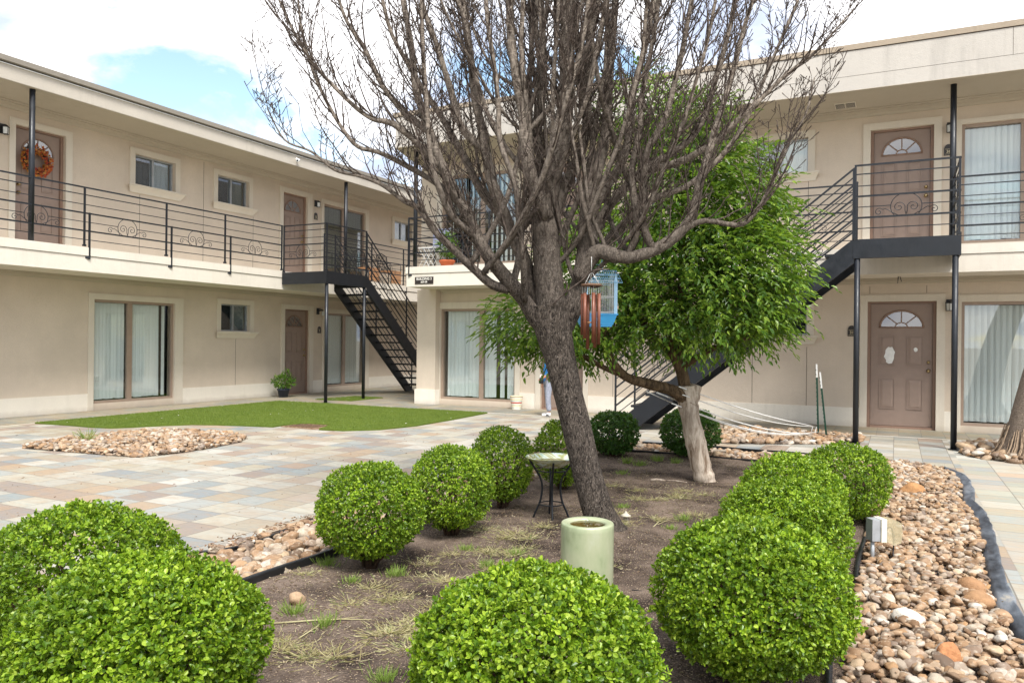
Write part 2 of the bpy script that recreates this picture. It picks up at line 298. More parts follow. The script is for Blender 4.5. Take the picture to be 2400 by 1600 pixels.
t = NT('weathered_edging'); a = t.noise(7, 6, .65, t.mapv((1, .4, 1))); k = t.ramp(a, (.35, rgb('2b2f35')), (.50, rgb('525860')), (.64, rgb('7c8187')), (.75, rgb('b5ab98'))); t.bump(a, .4, .01); M['edging_grey'] = t.set(k, .5, spec=.4)
M['earth'] = simple('far_ground', rgb('9a9080'), .9, sc=.3)
# ================================================================== BUILDINGS
UL, VR = -13.09, 13.84
TL = lambda s, o, z: (UL+o, s, z)
TR = lambda s, o, z: (s, VR-o, z)
Z2 = 2.81
def frange(a, b, n): return [a+(b-a)*i/n for i in range(n+1)]
def walls(T, root, s0, s1, holes, mat):
    """one front wall with real openings; every opening gets its reveal"""
    mb = MB(); cs = sorted({s0, s1}|{h[0] for h in holes}|{h[1] for h in holes}); cz = sorted({0, 5.155}|{h[2] for h in holes}|{h[3] for h in holes})
    for i in range(len(cs)-1):
        for j in range(len(cz)-1):
            a, b, c, d = cs[i], cs[i+1], cz[j], cz[j+1]; ms, mz_ = (a+b)/2, (c+d)/2
            if any(h[0] < ms < h[1] and h[2] < mz_ < h[3] for h in holes): continue
            mb.add([T(a, 0, c), T(b, 0, c), T(b, 0, d), T(a, 0, d)], [(0, 1, 2, 3)])
    for a, b, c, d in holes:
        r = -.2
        for p, q in (((a, c), (a, d)), ((b, c), (b, d)), ((a, d), (b, d)), ((a, c), (b, c))):
            mb.add([T(p[0], 0, p[1]), T(q[0], 0, q[1]), T(q[0], r, q[1]), T(p[0], r, p[1])], [(0, 1, 2, 3)])
    return mb.build('wall', mat, root, recalc=False)
def door(T, root, s0, s1, zb, zt, knob=1, detail=True, label=None, peel=False, fan_mat='fan', frame=.045, knobside=1):
    """panelled leaf set back in its frame, half-round fanlight above four raised panels"""
    r = -.10; fr = MB()
    fr.box((s0, r-.03, zb), (s0+frame, r+.05, zt), T); fr.box((s1-frame, r-.03, zb), (s1, r+.05, zt), T); fr.box((s0+frame, r-.03, zt-.03), (s1-frame, r+.05, zt), T)
    fr.box((s0+frame, r-.03, zb), (s1-frame, r+.07, zb+.035), T)
    a, b, c = s0+frame+.004, s1-frame-.004, (s0+s1)/2; z0 = zb+.04; H = zt-.035-z0; W_ = b-a; k = W_/.80
    lf = MB(); lf.box((a, r-.02, z0), (b, r+.012, zt-.034), T)
    kz = H/1.98
    for sx in (-1, 1):
        for lo, hi in ((.27, .77), (.97, 1.47)):
            x0, x1 = sorted((c+sx*.075*k, c+sx*.285*k)); y0, y1 = z0+lo*kz, z0+hi*kz; e = .016
            for q0, q1 in (((x0, y0), (x1, y0+e)), ((x0, y1-e), (x1, y1)), ((x0, y0+e), (x0+e, y1-e)), ((x1-e, y0+e), (x1, y1-e))): lf.box((q0[0], r+.0125, q0[1]), (q1[0], r+.0235, q1[1]), T)
            i = .035; lf.add([T(x0+e+.004, r+.0135, y0+e+.004), T(x1-e-.004, r+.0135, y0+e+.004), T(x1-e-.004, r+.0135, y1-e-.004), T(x0+e+.004, r+.0135, y1-e-.004), T(x0+i+.02, r+.021, y0+i+.02), T(x1-i-.02, r+.021, y0+i+.02), T(x1-i-.02, r+.021, y1-i-.02), T(x0+i+.02, r+.021, y1-i-.02)], [(0,1,5,4),(1,2,6,5),(2,3,7,6),(3,0,4,7),(4,5,6,7)])
    d = lf.build('door', M['door'], root); fr.build('door_frame', M['doorframe'], d)
    if label: d['label'] = label
    # fanlight
    cz, rx, rz = z0+1.60*kz, .285*k, .27*kz; n = 20; g = MB()
    vs = [T(c, r+.017, cz)]+[T(c+rx*.93*math.cos(math.pi*i/n), r+.017, cz+rz*.93*math.sin(math.pi*i/n)) for i in range(n+1)]
    g.add(vs, [(0, i+1, i+2) for i in range(n)]); g.build('fanlight_glass', M[fan_mat], d, recalc=False)
    bk = MB(); bk.add([T(*q) for q in [(c-rx*.9, r+.0135, cz), (c+rx*.9, r+.0135, cz), (c+rx*.9*.7, r+.0135, cz+rz*.62), (c, r+.0135, cz+rz*.9), (c-rx*.9*.7, r+.0135, cz+rz*.62)]], [(0,1,2,3,4)])
    m = MB()
    m.tube([T(c+rx*math.cos(math.pi*i/n), r+.02, cz+rz*math.sin(math.pi*i/n)) for i in range(n+1)], .014, 6); m.tube([T(c-rx-.01, r+.02, cz), T(c+rx+.01, r+.02, cz)], .013, 6)
    m.tube([T(c+rx*.28*math.cos(math.pi*i/8), r+.02, cz+rz*.28*math.sin(math.pi*i/8)) for i in range(9)], .010, 6)
    for an in (45, 90, 135): m.tube([T(c+rx*.28*math.cos(R(an)), r+.02, cz+rz*.28*math.sin(R(an))), T(c+rx*math.cos(R(an)), r+.02, cz+rz*math.sin(R(an)))], .010, 6)
    m.build('fanlight_muntin', M['doorframe'], d)
    if detail:
        for zz, rr in ((.90, .030), (1.04, .026)):
            p = MB(); s_ = b-.055 if knobside > 0 else a+.055
            p.tube([T(s_, r+.012, z0+zz*kz), T(s_, r+.02, z0+zz*kz), T(s_, r+.022, z0+zz*kz), T(s_, r+.05, z0+zz*kz), T(s_, r+.065, z0+zz*kz), T(s_, r+.075, z0+zz*kz)], [rr, rr, .011, .011, rr*.9, rr*.5], 14)
            p.build('door_knob' if zz < 1 else 'deadbolt', M['brass'], d)
    return d
def slider(T, root, s0, s1, z0, z1, blinds, kind='blind', fixed=False, mull=.5, glass='glass', label=None):
    """two-panel sliding glass door in a brown frame; blinds = list of (from, to, slat step, slat width, jitter)"""
    r = -.08; f = MB(); w = .045
    f.box((s0, r-.05, z0), (s0+w, r+.05, z1), T); f.box((s1-w, r-.05, z0), (s1, r+.05, z1), T); f.box((s0+w, r-.05, z1-w), (s1-w, r+.05, z1), T); f.box((s0+w, r-.05, z0), (s1-w, r+.05, z0+w), T)
    c = s0+(s1-s0)*mull; f.box((c-.05, r-.03, z0+w), (c+.05, r+.03, z1-w), T)
    d = f.build('sliding_door', M['brown'], root)
    if label: d['label'] = label
    for a, b, o in ((s0+w, c-.05, r-.01), (c+.05, s1-w, r+.012)):
        g = MB(); g.box((a, o-.004, z0+w), (b, o+.004, z1-w), T); g.build('glass_pane', M[glass], d)
    bl = MB(); rng = random.Random(int(abs(s0)*100))
    for a, b, st, wd, jit in blinds:
        s = a
        while s < b:
            an = R(rng.uniform(8, 30)+jit); hx, hy = wd/2*math.cos(an), wd/2*math.sin(an); o = r-.075
            top = z1-.05; bot = z0+.06+rng.uniform(0, .015); bow = rng.uniform(-.01, .012)
            p = [T(s-hx, o-hy, top), T(s, o+.008, top), T(s+hx, o+hy, top), T(s-hx+bow, o-hy, bot), T(s+bow, o+.008, bot), T(s+hx+bow, o+hy, bot)]
            bl.add(p, [(0,1,4,3),(1,2,5,4)]); s += st*rng.uniform(.96, 1.04)
    if bl.v: bl.build('vertical_blinds' if kind == 'blind' else 'curtain', M[kind], d, recalc=False)
    return d
def window(T, root, s0, s1, z0, z1, left='screen', right='blind', glass='glass2', horiz=False, openside=0, label=None):
    r = -.10; f = MB(); w = .028; c = (s0+s1)/2
    f.box((s0, r-.03, z0), (s0+w, r+.03, z1), T); f.box((s1-w, r-.03, z0), (s1, r+.03, z1), T); f.box((s0+w, r-.03, z1-w), (s1-w, r+.03, z1), T); f.box((s0+w, r-.03, z0), (s1-w, r+.03, z0+w), T); f.box((c-.018, r-.02, z0+w), (c+.018, r+.035, z1-w), T)
    d = f.build('window', M['alu'], root)
    if label: d['label'] = label
    for a, b in ((s0+w, c-.018), (c+.018, s1-w)):
        g = MB(); g.box((a, r-.004, z0+w), (b, r+.004, z1-w), T); g.build('window_pane', M[glass], d)
    for a, b, k in ((s0+w, c, left), (c, s1-w, right)):
        if not k: continue
        q = MB()
        if horiz:
            z = z0+.04
            while z < z1-.03: q.add([T(a, r-.07, z), T(b, r-.07, z), T(b, r-.055, z+.02), T(a, r-.055, z+.02)], [(0,1,2,3)]); z += .024
        else: 
            n = 12; vs = []
            for i in range(n+1):
                s = a+(b-a)*i/n; o = r-.07+.012*math.sin(i*2.1)
                vs += [T(s, o, z0), T(s, o, z1)]
            q.add(vs, [(2*i, 2*i+2, 2*i+3, 2*i+1) for i in range(n)])
        q.build('window_blind', M[k], d, recalc=False)
    sl = MB(); prof = [(.002, z0-.155), (.03, z0-.155), (.034, z0-.135), (.045, z0-.115), (.066, z0-.085), (.09, z0-.06), (.098, z0-.05), (.098, z0-.038), (.115, z0-.032), (.115, z0-.008), (.002, z0-.006)]
    sl.prism(prof, s0-.10, s1+.10, T, e0=.75, e1=.75); sl.build('window_sill', M['trim'], d)
    return d
def surround(T, root, s0, s1, z0, z1, w=.11, bottom=None, out=.03, floor=None, wr=None):
    m = MB(); wr = wr or w; zb = floor if floor is not None else z0
    m.box((s0-w, .001, zb), (s0, out, z1+w), T); m.box((s1, .001, zb), (s1+wr, out, z1+w), T); m.box((s0, .001, z1), (s1, out, z1+w), T)
    if bottom: m.box((s0, .001, bottom), (s1, out-.008, z0), T)
    return m.build('trim_surround', M['trim'], root)
def spiral(cx, cz, r0, a0, turns, sgn, n=26):
    return [(cx+r0*(1-.86*i/n)*math.cos(a0+sgn*turns*2*math.pi*i/n), cz+r0*(1-.86*i/n)*math.sin(a0+sgn*turns*2*math.pi*i/n)) for i in range(n+1)]
def scroll(mb, P, k=1.0, rad=.0055):
    """wrought-iron ornament; P(x, z) maps ornament coordinates (centre, above the lower thick rail) to the world"""
    c = [(.185*math.cos(a), .115+.175*math.sin(a)) for a in frange(R(-38), R(218), 26)]
    mb.tube([P(x*k, z*k) for x, z in c], rad, 5)
    for s in (-1, 1):
        sp = spiral(.085, .105, .075, R(200), 1.45, -1)
        path = [(.0, .005), (.012, .05)]+sp
        mb.tube([P(s*x*k, z*k) for x, z in path], rad*.9, 5)
        sp = spiral(.325, .055, .055, R(150), 1.3, -1)
        path = [(.10, .004), (.16, .035), (.215, .075), (.255, .095)]+sp
        mb.tube([P(s*x*k, z*k) for x, z in path], rad*.9, 5)
RAILS = [(.985, .024), (.865, .015), (.705, .012), (.565, .024), (.42, .011), (.275, .024), (.13, .012)]
def railing(root, P0, P1, posts, scrolls, bottom=.03, brackets=(), outv=(0, 0, 0), z=Z2, rails=RAILS, name='railing'):
    """level railing from P0 to P1 (plan points); posts / scrolls / brackets at distances along it"""
    P0 = Vector((*P0, 0)); P1 = Vector((*P1, 0)); d = (P1-P0).normalized(); L_ = (P1-P0).length; ov = Vector(outv)
    mb = MB()
    for i, (h, t) in enumerate(rails):
        segs = [(0, L_)]
        if i == 4:
            for c in sorted(scrolls):
                a, b = segs.pop(); segs += [(a, c-.185), (c+.185, b)]
        for a, b in segs: mb.bar(P0+d*a+Vector((0, 0, z+h)), P0+d*b+Vector((0, 0, z+h)), t*.8, t)
    rl = mb.build(name, M['black'], root)
    for p in posts:
        q = MB(); q.bar(P0+d*p+Vector((0, 0, z+bottom)), P0+d*p+Vector((0, 0, z+.995)), .026, .026); q.bar(P0+d*p+Vector((0, 0, z+bottom-.012)), P0+d*p+Vector((0, 0, z+bottom+.02)), .045, .045)
        q.build('railing_post', M['black'], rl)
    for c in scrolls:
        q = MB(); o = P0+d*c+Vector((0, 0, z+.285)); scroll(q, lambda x, zz: o+d*x+Vector((0, 0, zz))); q.build('scroll_ornament', M['black'], rl)
    for c in brackets:
        q = MB(); o = P0+d*c+ov*.035; q.bar(o+Vector((0, 0, z-.19)), o+Vector((0, 0, z+.575)), .026, .026); q.bar(o+Vector((0, 0, z-.165))-ov*.0, o+Vector((0, 0, z-.165))-ov*.055-d*.09, .05, .035)
        q.build('railing_bracket', M['black'], rl)
    return rl
def stair(label, loc, F, land, run=3.35, rise=2.76, w0=.34, w1=1.38, steps=15, landpost=True, near_end=True, group=None):
    """F(a, b, z): a along the flight from the landing edge, b outward from the walkway edge. land = landing length (negative a)"""
    root = empty('metal_staircase', loc, label, 'staircase', group)
    zl = 2.77; dz = rise/run
    m = MB(); m.box((-land, .004, zl-.03), (0, w1, zl), F); m.build('landing_deck', M['black'], root)
    m = MB(); m.box((-land, w1, zl-.255), (0, w1+.012, zl+.002), F); m.box((-land-.012, .006, zl-.255), (-land, w1+.012, zl+.002), F); m.box((0, w0, zl-.255), (.012, w1+.012, zl-.032), F)
    m.box((-land, w1-.05, zl-.255), (0, w1, zl-.245), F)
    m.build('landing_fascia', M['black'], root)
    for b in (w0, w1):
        m = MB(); h = .27; o = .006
        top = [(0, zl+.0), (run+.16, zl-dz*(run+.16)+.0)]
        def P4(a, z): return a, z
        zt = lambda a: zl+.02-dz*a
        a1 = (zl+.02)/dz; a0b = (zl+.02-h*1.25)/dz
        poly = [(0, zt(0)), (a1, 0), (a0b, 0), (0, zt(0)-h*1.25)]
        vs = [F(a, b-o, z) for a, z in poly]+[F(a, b+o, z) for a, z in poly]
        m.add(vs, [(0,1,2,3),(7,6,5,4),(0,4,5,1),(1,5,6,2),(2,6,7,3),(3,7,4,0)])
        s_ = 1 if b == w0 else -1      # lower flange turned inwards
        q = [(0, zt(0)-h*1.25), (a0b, 0)]
        vs = [F(q[0][0], b+s_*.007, q[0][1]), F(q[0][0], b+s_*.05, q[0][1]), F(q[1][0], b+s_*.05, q[1][1]), F(q[1][0], b+s_*.007, q[1][1])]
        vs += [tuple(Vector(v)+Vector((0, 0, .008))) for v in vs]; m.add(vs, [(0,1,2,3),(7,6,5,4),(0,4,5,1),(1,5,6,2),(2,6,7,3),(3,7,4,0)])
        m.build('stringer', M['black'], root)
    st = run/steps
    for i in range(1, steps):
        m = MB(); z = zl-rise/steps*i; a = st*i; m.box((a-st*.62, w0+.008, z-.035), (a+st*.62, w1-.008, z), F); m.build('tread', M['black'], root)
    if landpost:
        for a in (-land+.05, -.04):
            m = MB(); p = F(a, w1-.03, 0); m.tube([(p[0], p[1], 0), (p[0], p[1], zl-.257)], .037, 12); m.box((a-.06, w1-.09, 0), (a+.06, w1+.03, .008), F); m.build('support_post', M['black'], root)
    # landing railing (front and free end)
    def rl(Pa, Pb, posts, scr, nm='landing_railing'):
        P0 = F(*Pa, 0); P1 = F(*Pb, 0); return railing(root, P0[:2], P1[:2], posts, scr, .0, name=nm, z=zl+.02)
    rl((-land, w1-.005), (0, w1-.005), (0.01, land-.01), (land/2,)); rl((-land+.002, .02), (-land+.002, w1-.02), (.02,), (w1*.45,) if near_end else ())
    # sloped railings on both sides
    for b in (w0+.01, w1-.005):
        m = MB(); L1 = run*.98
        for i, (h, t) in enumerate(RAILS): m.bar(F(0, b, zl+.02+h*.97), F(L1, b, zl+.02+h*.97-dz*L1), t*.8, t)
        sr = m.build('stair_railing', M['black'], root)
        for a in (L1*.5, L1):
            m = MB(); m.bar(F(a, b, zl-dz*a), F(a, b, zl+.02+.98-dz*a), .026, .026); m.build('railing_post', M['black'], sr)
        m = MB(); m.bar(F(.013, b, zl), F(.013, b, zl+.97), .026, .026); m.build('railing_post', M['black'], sr)
        for c in (L1*.25, L1*.75):
            q = MB(); scroll(q, lambda x, z: Vector(F(c+x, b, zl+.02+.29-dz*(c+x)+z))); q.build('scroll_ornament', M['black'], sr)
    return root
def molding(T, root, s0, s1, z, o=.27, h=.075, e0=0, e1=0):
    m = MB(); m.prism([(0, z-h), (.03, z-h), (.06, z-h*.55), (.2, z-h*.35), (.2, z-h*.2), (o, z-h*.15), (o, z-.001), (0, z-.001)], s0, s1, T); return m.build('crown_molding', M['soffit'], root)
def joints(T, root, segs):
    for s0, z0, s1, z1 in segs:
        m = MB(); m.box((s0-.003, .0005, z0), (s1+.003, .0025, z1+(.006 if s0 != s1 else 0)), T); m.build('control_joint', M['groove'], root)
# ------------------------------------------------------------------ left building
LB = empty('apartment_building', (UL, 8, 0), 'two storey beige apartment block along the left side with a wreathed door upstairs', 'building')
SL0, SL1 = -7.0, 26.0
hl = [(9.05, 10.80, .12, 2.03), (11.98, 12.82, 1.50, 2.09), (13.92, 14.80, .0, 2.06), (15.39, 17.03, .12, 2.02), (7.63, 8.49, Z2, 4.85), (9.86, 10.78, 4.27, 4.86), (11.86, 12.75, 4.27, 4.86), (13.83, 14.68, Z2, 4.85), (15.28, 17.0, 2.93, 4.81), (18.34, 19.25, 4.27, 4.82), (5.0, 6.75, 2.93, 4.81), (5.0, 6.75, .12, 2.03), (2.5, 3.4, 4.27, 4.86), (2.5, 3.4, 1.5, 2.09)]
walls(TL, LB, SL0, SL1, hl, M['wall'])
m = MB()
for a, b in ((SL0, 4.88), (6.87, 8.94), (10.91, 13.81), (14.92, 15.28), (17.15, SL1)): m = MB(); m.box((a, .001, 0), (b, .022, .31), TL); m.build('baseboard', M['base'], LB)
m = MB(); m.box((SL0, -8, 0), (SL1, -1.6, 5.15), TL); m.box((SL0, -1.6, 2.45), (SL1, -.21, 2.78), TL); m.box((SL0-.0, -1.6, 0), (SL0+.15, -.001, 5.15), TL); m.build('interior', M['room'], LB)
m = MB(); m.box((SL0, .0005, 2.412), (SL1, 1.165, 2.668), TL); m.box((SL0, .0005, 2.674), (SL1, 1.18, Z2), TL); m.build('balcony_slab', M['fascia'], LB)
m = MB(); m.box((SL0, .1, 2.668), (SL1, 1.155, 2.674), TL); m.build('slab_joint', M['groove'], LB)
molding(TL, LB, SL0, SL1, 2.412); molding(TL, LB, SL0, SL1, 5.155)
m = MB(); m.box((SL0, -8.1, 5.155), (SL1, 1.2, 5.162), TL, 1); m.box((SL0, -8.1, 5.162), (SL1, 1.21, 5.385), TL); m.build('roof', [M['rooff'], M['soffit']], LB)
m = MB(); m.box((SL0, 1.16, 5.385), (SL1, 1.232, 5.395), TL, 1); m.box((SL0, 1.16, 5.395), (SL1, 1.20, 5.415), TL, 2); m.prism([(-8.1, 5.415), (1.235, 5.415), (1.265, 5.425), (1.27, 5.50), (1.25, 5.505), (1.0, 5.50), (-8.1, 5.54)], SL0, SL1, TL); m.build('gutter', [M['gutter'], M['white'], M['groove']], LB)
surround(TL, LB, 9.05, 10.80, .12, 2.03, .11, 0, floor=0, wr=.2); surround(TL, LB, 15.39, 17.03, .12, 2.02, .11, 0, floor=0, wr=.16); surround(TL, LB, 5.0, 6.75, .12, 2.03, .11, 0, floor=0)
surround(TL, LB, 13.92, 14.80, 0, 2.06, .11, wr=.12); surround(TL, LB, 7.63, 8.49, Z2, 4.85, .10, wr=.12); surround(TL, LB, 13.83, 14.68, Z2, 4.85, .11, wr=.16); surround(TL, LB, 15.28, 17.0, 2.93, 4.81, .10, Z2+.001, floor=Z2, wr=.13); surround(TL, LB, 5.0, 6.75, 2.93, 4.81, .11, Z2+.001, floor=Z2)
for a, b, c, d in hl:
    if d-c < .7: surround(TL, LB, a, b, c, d, .11)
slider(TL, LB, 9.05, 10.80, .12, 2.03, [(9.13, 9.80, .075, .088, 0), (9.90, 10.50, .075, .088, 0), (10.655, 10.70, .075, .06, 0)], mull=.45, label='sliding glass door with white vertical blinds pulled nearly shut')
slider(TL, LB, 15.39, 17.03, .12, 2.02, [(15.47, 16.96, .085, .088, 4)], label='sliding glass door with long greenish blinds under the stair landing')
slider(TL, LB, 5.0, 6.75, .12, 2.03, [(5.08, 6.7, .085, .088, 0)])
slider(TL, LB, 5.0, 6.75, 2.93, 4.81, [(5.08, 6.7, .085, .088, 0)])
slider(TL, LB, 15.28, 17.0, 2.93, 4.81, [(15.36, 16.93, .10, .11, -6)], kind='shade', glass='glass2', label='upstairs sliding glass door with dim olive curtains')
window(TL, LB, 11.98, 12.82, 1.50, 2.09, 'screen', 'blind_grey', horiz=True); window(TL, LB, 9.86, 10.78, 4.27, 4.86, 'screen', 'blind'); window(TL, LB, 11.86, 12.75, 4.27, 4.86, None, 'shade'); window(TL, LB, 18.34, 19.25, 4.27, 4.82, 'screen', 'shade'); window(TL, LB, 2.5, 3.4, 4.27, 4.86); window(TL, LB, 2.5, 3.4, 1.5, 2.09)
door(TL, LB, 13.92, 14.80, 0, 2.06, label='mauve brown ground floor door beside the potted plant'); door(TL, LB, 7.63, 8.49, Z2, 4.85, knobside=-1, label='upstairs door wearing an autumn wreath'); door(TL, LB, 13.83, 14.68, Z2, 4.85, label='upstairs door facing the stair landing')
joints(TL, LB, [(8.96+.0, 2.9, 8.96, 4.2), (9.98, Z2, 9.98, 4.1), (11.5, Z2, 11.5, 5.05), (12.42, .31, 12.42, 1.33), (12.9, Z2, 12.9, 4.1)][1:])
oL = UL+1.14
railing(LB, (oL, -3.0), (oL, 12.62), [v+3 for v in (-1.6, 0, 1.6, 3.3, 4.9, 6.5, 8.09, 9.67, 11.04, 12.61)], [v+3 for v in (4.1, 5.7, 7.30, 8.88, 10.34, 11.84)], brackets=[v+3 for v in (4.95, 6.56, 8.155, 9.755, 11.15)], outv=(1, 0, 0))
railing(LB, (oL, 13.98), (oL, 25.0), [v-13.98 for v in (13.99, 15.8, 17.2, 18.9, 20.6, 22.3, 24)], [v-13.98 for v in (14.9, 16.5, 18.05, 19.75)], brackets=[v-13.98 for v in (17.3, 19.0)], outv=(1, 0, 0))
for v in (-.3, 7.24, 14.79, 22.3):
    m = MB(); m.tube([(oL-.03, v, Z2), (oL-.03, v, 5.155)], .042, 14); m.build('roof_post', M['black'], LB)
# ------------------------------------------------------------------ right building
RB = empty('apartment_building', (0, VR, 0), 'two storey beige apartment block across the back and right with a tall stained roof fascia', 'building')
SR0, SR1 = -9.15, 9.0
hr = [(-8.64, -6.87, .11, 2.01), (-6.3, -5.40, .0, 2.05), (-2.25, -1.36, 1.5, 2.05), (-.43, .56, .0, 2.05), (.90, 2.70, .10, 2.03), (-8.64, -6.87, 2.93, 4.81), (-6.3, -5.42, Z2, 4.85), (-2.27, -1.37, 4.26, 4.85), (-.41, .50, Z2, 4.85), (.88, 2.62, 2.94, 4.80), (4.6, 5.5, 1.5, 2.05), (4.6, 5.5, 4.26, 4.85)]
walls(TR, RB, SR0, SR1, hr, M['wall'])
m = MB()
for a, b in ((-6.75, -6.42), (-5.29, -.54), (.67, .79), (2.81, SR1)): m = MB(); m.box((a, .001, 0), (b, .022, .31), TR); m.build('baseboard', M['base'], RB)
m = MB(); m.box((-9.12, .0, .31), (-8.655, .19, 2.41), TR); m.build('corner_pier', M['wall'], RB)
m = MB(); m.box((-9.15, .001, 0), (-8.645, .215, .31), TR); m.build('pier_base', M['base'], RB)
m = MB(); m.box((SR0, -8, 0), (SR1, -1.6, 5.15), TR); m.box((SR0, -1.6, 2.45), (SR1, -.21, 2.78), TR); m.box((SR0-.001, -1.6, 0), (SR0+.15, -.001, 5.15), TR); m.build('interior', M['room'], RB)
m = MB(); m.box((SR0, -8, .0), (SR0-.01, -.0, 5.15), TR); m.build('end_wall', M['wall'], RB)
m = MB(); m.box((-8.83, .0005, 2.412), (SR1, 1.025, 2.668), TR); m.box((-8.845, .0005, 2.674), (SR1, 1.04, Z2), TR); m.build('balcony_slab', M['fascia'], RB)
m = MB(); m.box((-8.82, .1, 2.668), (SR1, 1.015, 2.674), TR); m.build('slab_joint', M['groove'], RB)
molding(TR, RB, -8.59, SR1, 2.412); molding(TR, RB, SR0, SR1, 5.155)
m = MB(); zz = [(-8.95, 1.285), (SR1, 1.285), (SR1, -8.1), (-9.6, -8.1), (-9.35, -.06)]
for z0, z1, mi, g in ((5.155, 5.162, 1, 0), (5.162, 5.372, 0, 0), (5.378, 5.755, 0, 0)):
    vs = [TR(s, o, z0) for s, o in zz]+[TR(s, o, z1) for s, o in zz]
    m.add(vs, [(0,1,2,3,4), (9,8,7,6,5)]+[(i, (i+1) % 5, 5+(i+1) % 5, 5+i) for i in range(5)], mi)
m.build('roof', [M['fascia_r'], M['soffit']], RB)
m = MB(); m.box((-8.94, 1.0, 5.372), (SR1, 1.278, 5.378), TR); m.box((-8.96, .9, 5.755), (SR1, 1.287, 5.767), TR)
for s in (-1.02, 1.4, 3.8, -3.4, -5.9): m.box((s, 1.2855, 5.378), (s+.004, 1.287, 5.755), TR)
m.build('fascia_joint', M['groove'], RB)
m = MB(); m.box((-9.0, -8.2, 5.767), (SR1, 1.30, 5.849), TR); m.build('coping', M['coping'], RB)
surround(TR, RB, -8.64, -6.87, .11, 2.01, .14, 0, floor=0, wr=.12); surround(TR, RB, -6.3, -5.40, 0, 2.05, .11); surround(TR, RB, -.43, .56, 0, 2.05, .11, wr=.12); surround(TR, RB, .90, 2.70, .10, 2.03, .11, 0, floor=0)
surround(TR, RB, -8.64, -6.87, 2.93, 4.81, .12, Z2+.001, floor=Z2); surround(TR, RB, -6.3, -5.42, Z2, 4.85, .11); surround(TR, RB, -.41, .50, Z2, 4.85, .11); surround(TR, RB, .88, 2.62, 2.94, 4.80, .075, Z2+.001, floor=Z2, wr=.11)
for a, b, c, d in hr:
    if d-c < .7: surround(TR, RB, a, b, c, d, .11)
slider(TR, RB, -8.64, -6.87, .11, 2.01, [(-8.50, -7.74, .088, .086, -40), (-7.60, -7.40, .086, .086, -40), (-7.24, -7.17, .1, .09, -40), (-7.05, -6.93, .1, .13, -40)], mull=.54, label='sliding glass door with gaps between its crooked white blinds')
slider(TR, RB, -8.64, -6.87, 2.93, 4.81, [(-8.45, -7.74, .12, .06, 30), (-7.5, -6.95, .105, .08, 10)], mull=.54, glass='glass')
slider(TR, RB, .90, 2.70, .10, 2.03, [(.96, 2.66, .084, .092, -4)], mull=.62, label='ground floor sliding glass door with closed white blinds'); slider(TR, RB, .88, 2.62, 2.94, 4.80, [(.95, 2.6, .084, .092, -5)], mull=.48, label='upstairs sliding glass door with closed white blinds')
window(TR, RB, -2.25, -1.36, 1.5, 2.05, 'screen', 'screen', horiz=True); window(TR, RB, -2.27, -1.37, 4.26, 4.85, 'screen', 'blind', glass='glass'); window(TR, RB, 4.6, 5.5, 1.5, 2.05); window(TR, RB, 4.6, 5.5, 4.26, 4.85)
d = door(TR, RB, -.43, .56, 0, 2.05, fan_mat='fan', label='ground floor door with white patches of peeled paint')
m = MB(); rng = random.Random(3)
def patch(cx, cz, rx, rz, n, seed):
    rg = random.Random(seed); vs = [TR(cx+rx*math.cos(2*math.pi*i/n)*rg.uniform(.72, 1.08), -.10+.0265, cz+rz*math.sin(2*math.pi*i/n)*rg.uniform(.86, 1.08)) for i in range(n)]; vs2 = [tuple(Vector(v)+Vector((0, .002, 0))) for v in vs]
    m.add(vs+vs2, [tuple(range(n)), tuple(reversed(range(n, 2*n)))]+[(i, (i+1) % n, n+(i+1) % n, n+i) for i in range(n)])
patch(-.10, 1.18, .083, .15, 17, 1); m.build('peeled_patch', M['white'], d); m = MB(); patch(.275, 1.275, .035, .035, 11, 4); m.build('peeled_patch', M['white'], d)
door(TR, RB, -.41, .50, Z2, 4.85, fan_mat='fan', label='upstairs door behind the landing railing'); door(TR, RB, -6.3, -5.40, 0, 2.05, knobside=-1, label='ground floor door half hidden behind the leaning trunk'); door(TR, RB, -6.3, -5.42, Z2, 4.85)
joints(TR, RB, [(-1.36, .31, -1.36, 1.30), (-2.25, .31, -2.25, 1.30), (-4.0, .31, -4.0, 2.3), (-4.8, .31, -4.8, 2.3), (-.40, 2.18, -.40, 2.3), (.42, 2.18, .42, 2.3), (-1.36, Z2, -1.36, 4.1), (3.2, .31, 3.2, 2.3)])
oR = VR-1.0
railing(RB, (8.8, oR), (.76, oR), [0, 1.6, 3.2, 4.8, 6.4, 8.03], [.8, 2.4, 4.0, 5.6, 6.9], outv=(0, -1, 0), brackets=(1.65, 3.25, 4.85, 6.4))
railing(RB, (-.56, oR), (-8.81, oR), [.0, 1.6, 3.2, 4.8, 6.4, 8.24], [.8, 2.4, 4.0, 5.6, 7.3], outv=(0, -1, 0), brackets=(1.65, 3.25, 4.85, 6.45, 8.2))
railing(RB, (-8.80, oR+.01), (-8.80, VR-.01), [.95], [.5])
for s in (.71, -4.0, -8.66, 5.6):
    m = MB(); m.tube([(s, oR+.03, Z2), (s, oR+.03, 5.155)], .042, 14); m.build('roof_post', M['black'], RB)
m = MB(); m.box((-.92, .43, 5.140), (-.61, .72, 5.154), TR); 
for a in (-.905, -.757): m.box((a, .455, 5.136), (a+.132, .695, 5.1395), TR, 1)
for i in range(9): m.box((-.90, .465+i*.026, 5.133), (-.63, .468+i*.026, 5.136), TR, 0)
m.build('soffit_vent', [M['trim'], M['room']], RB)
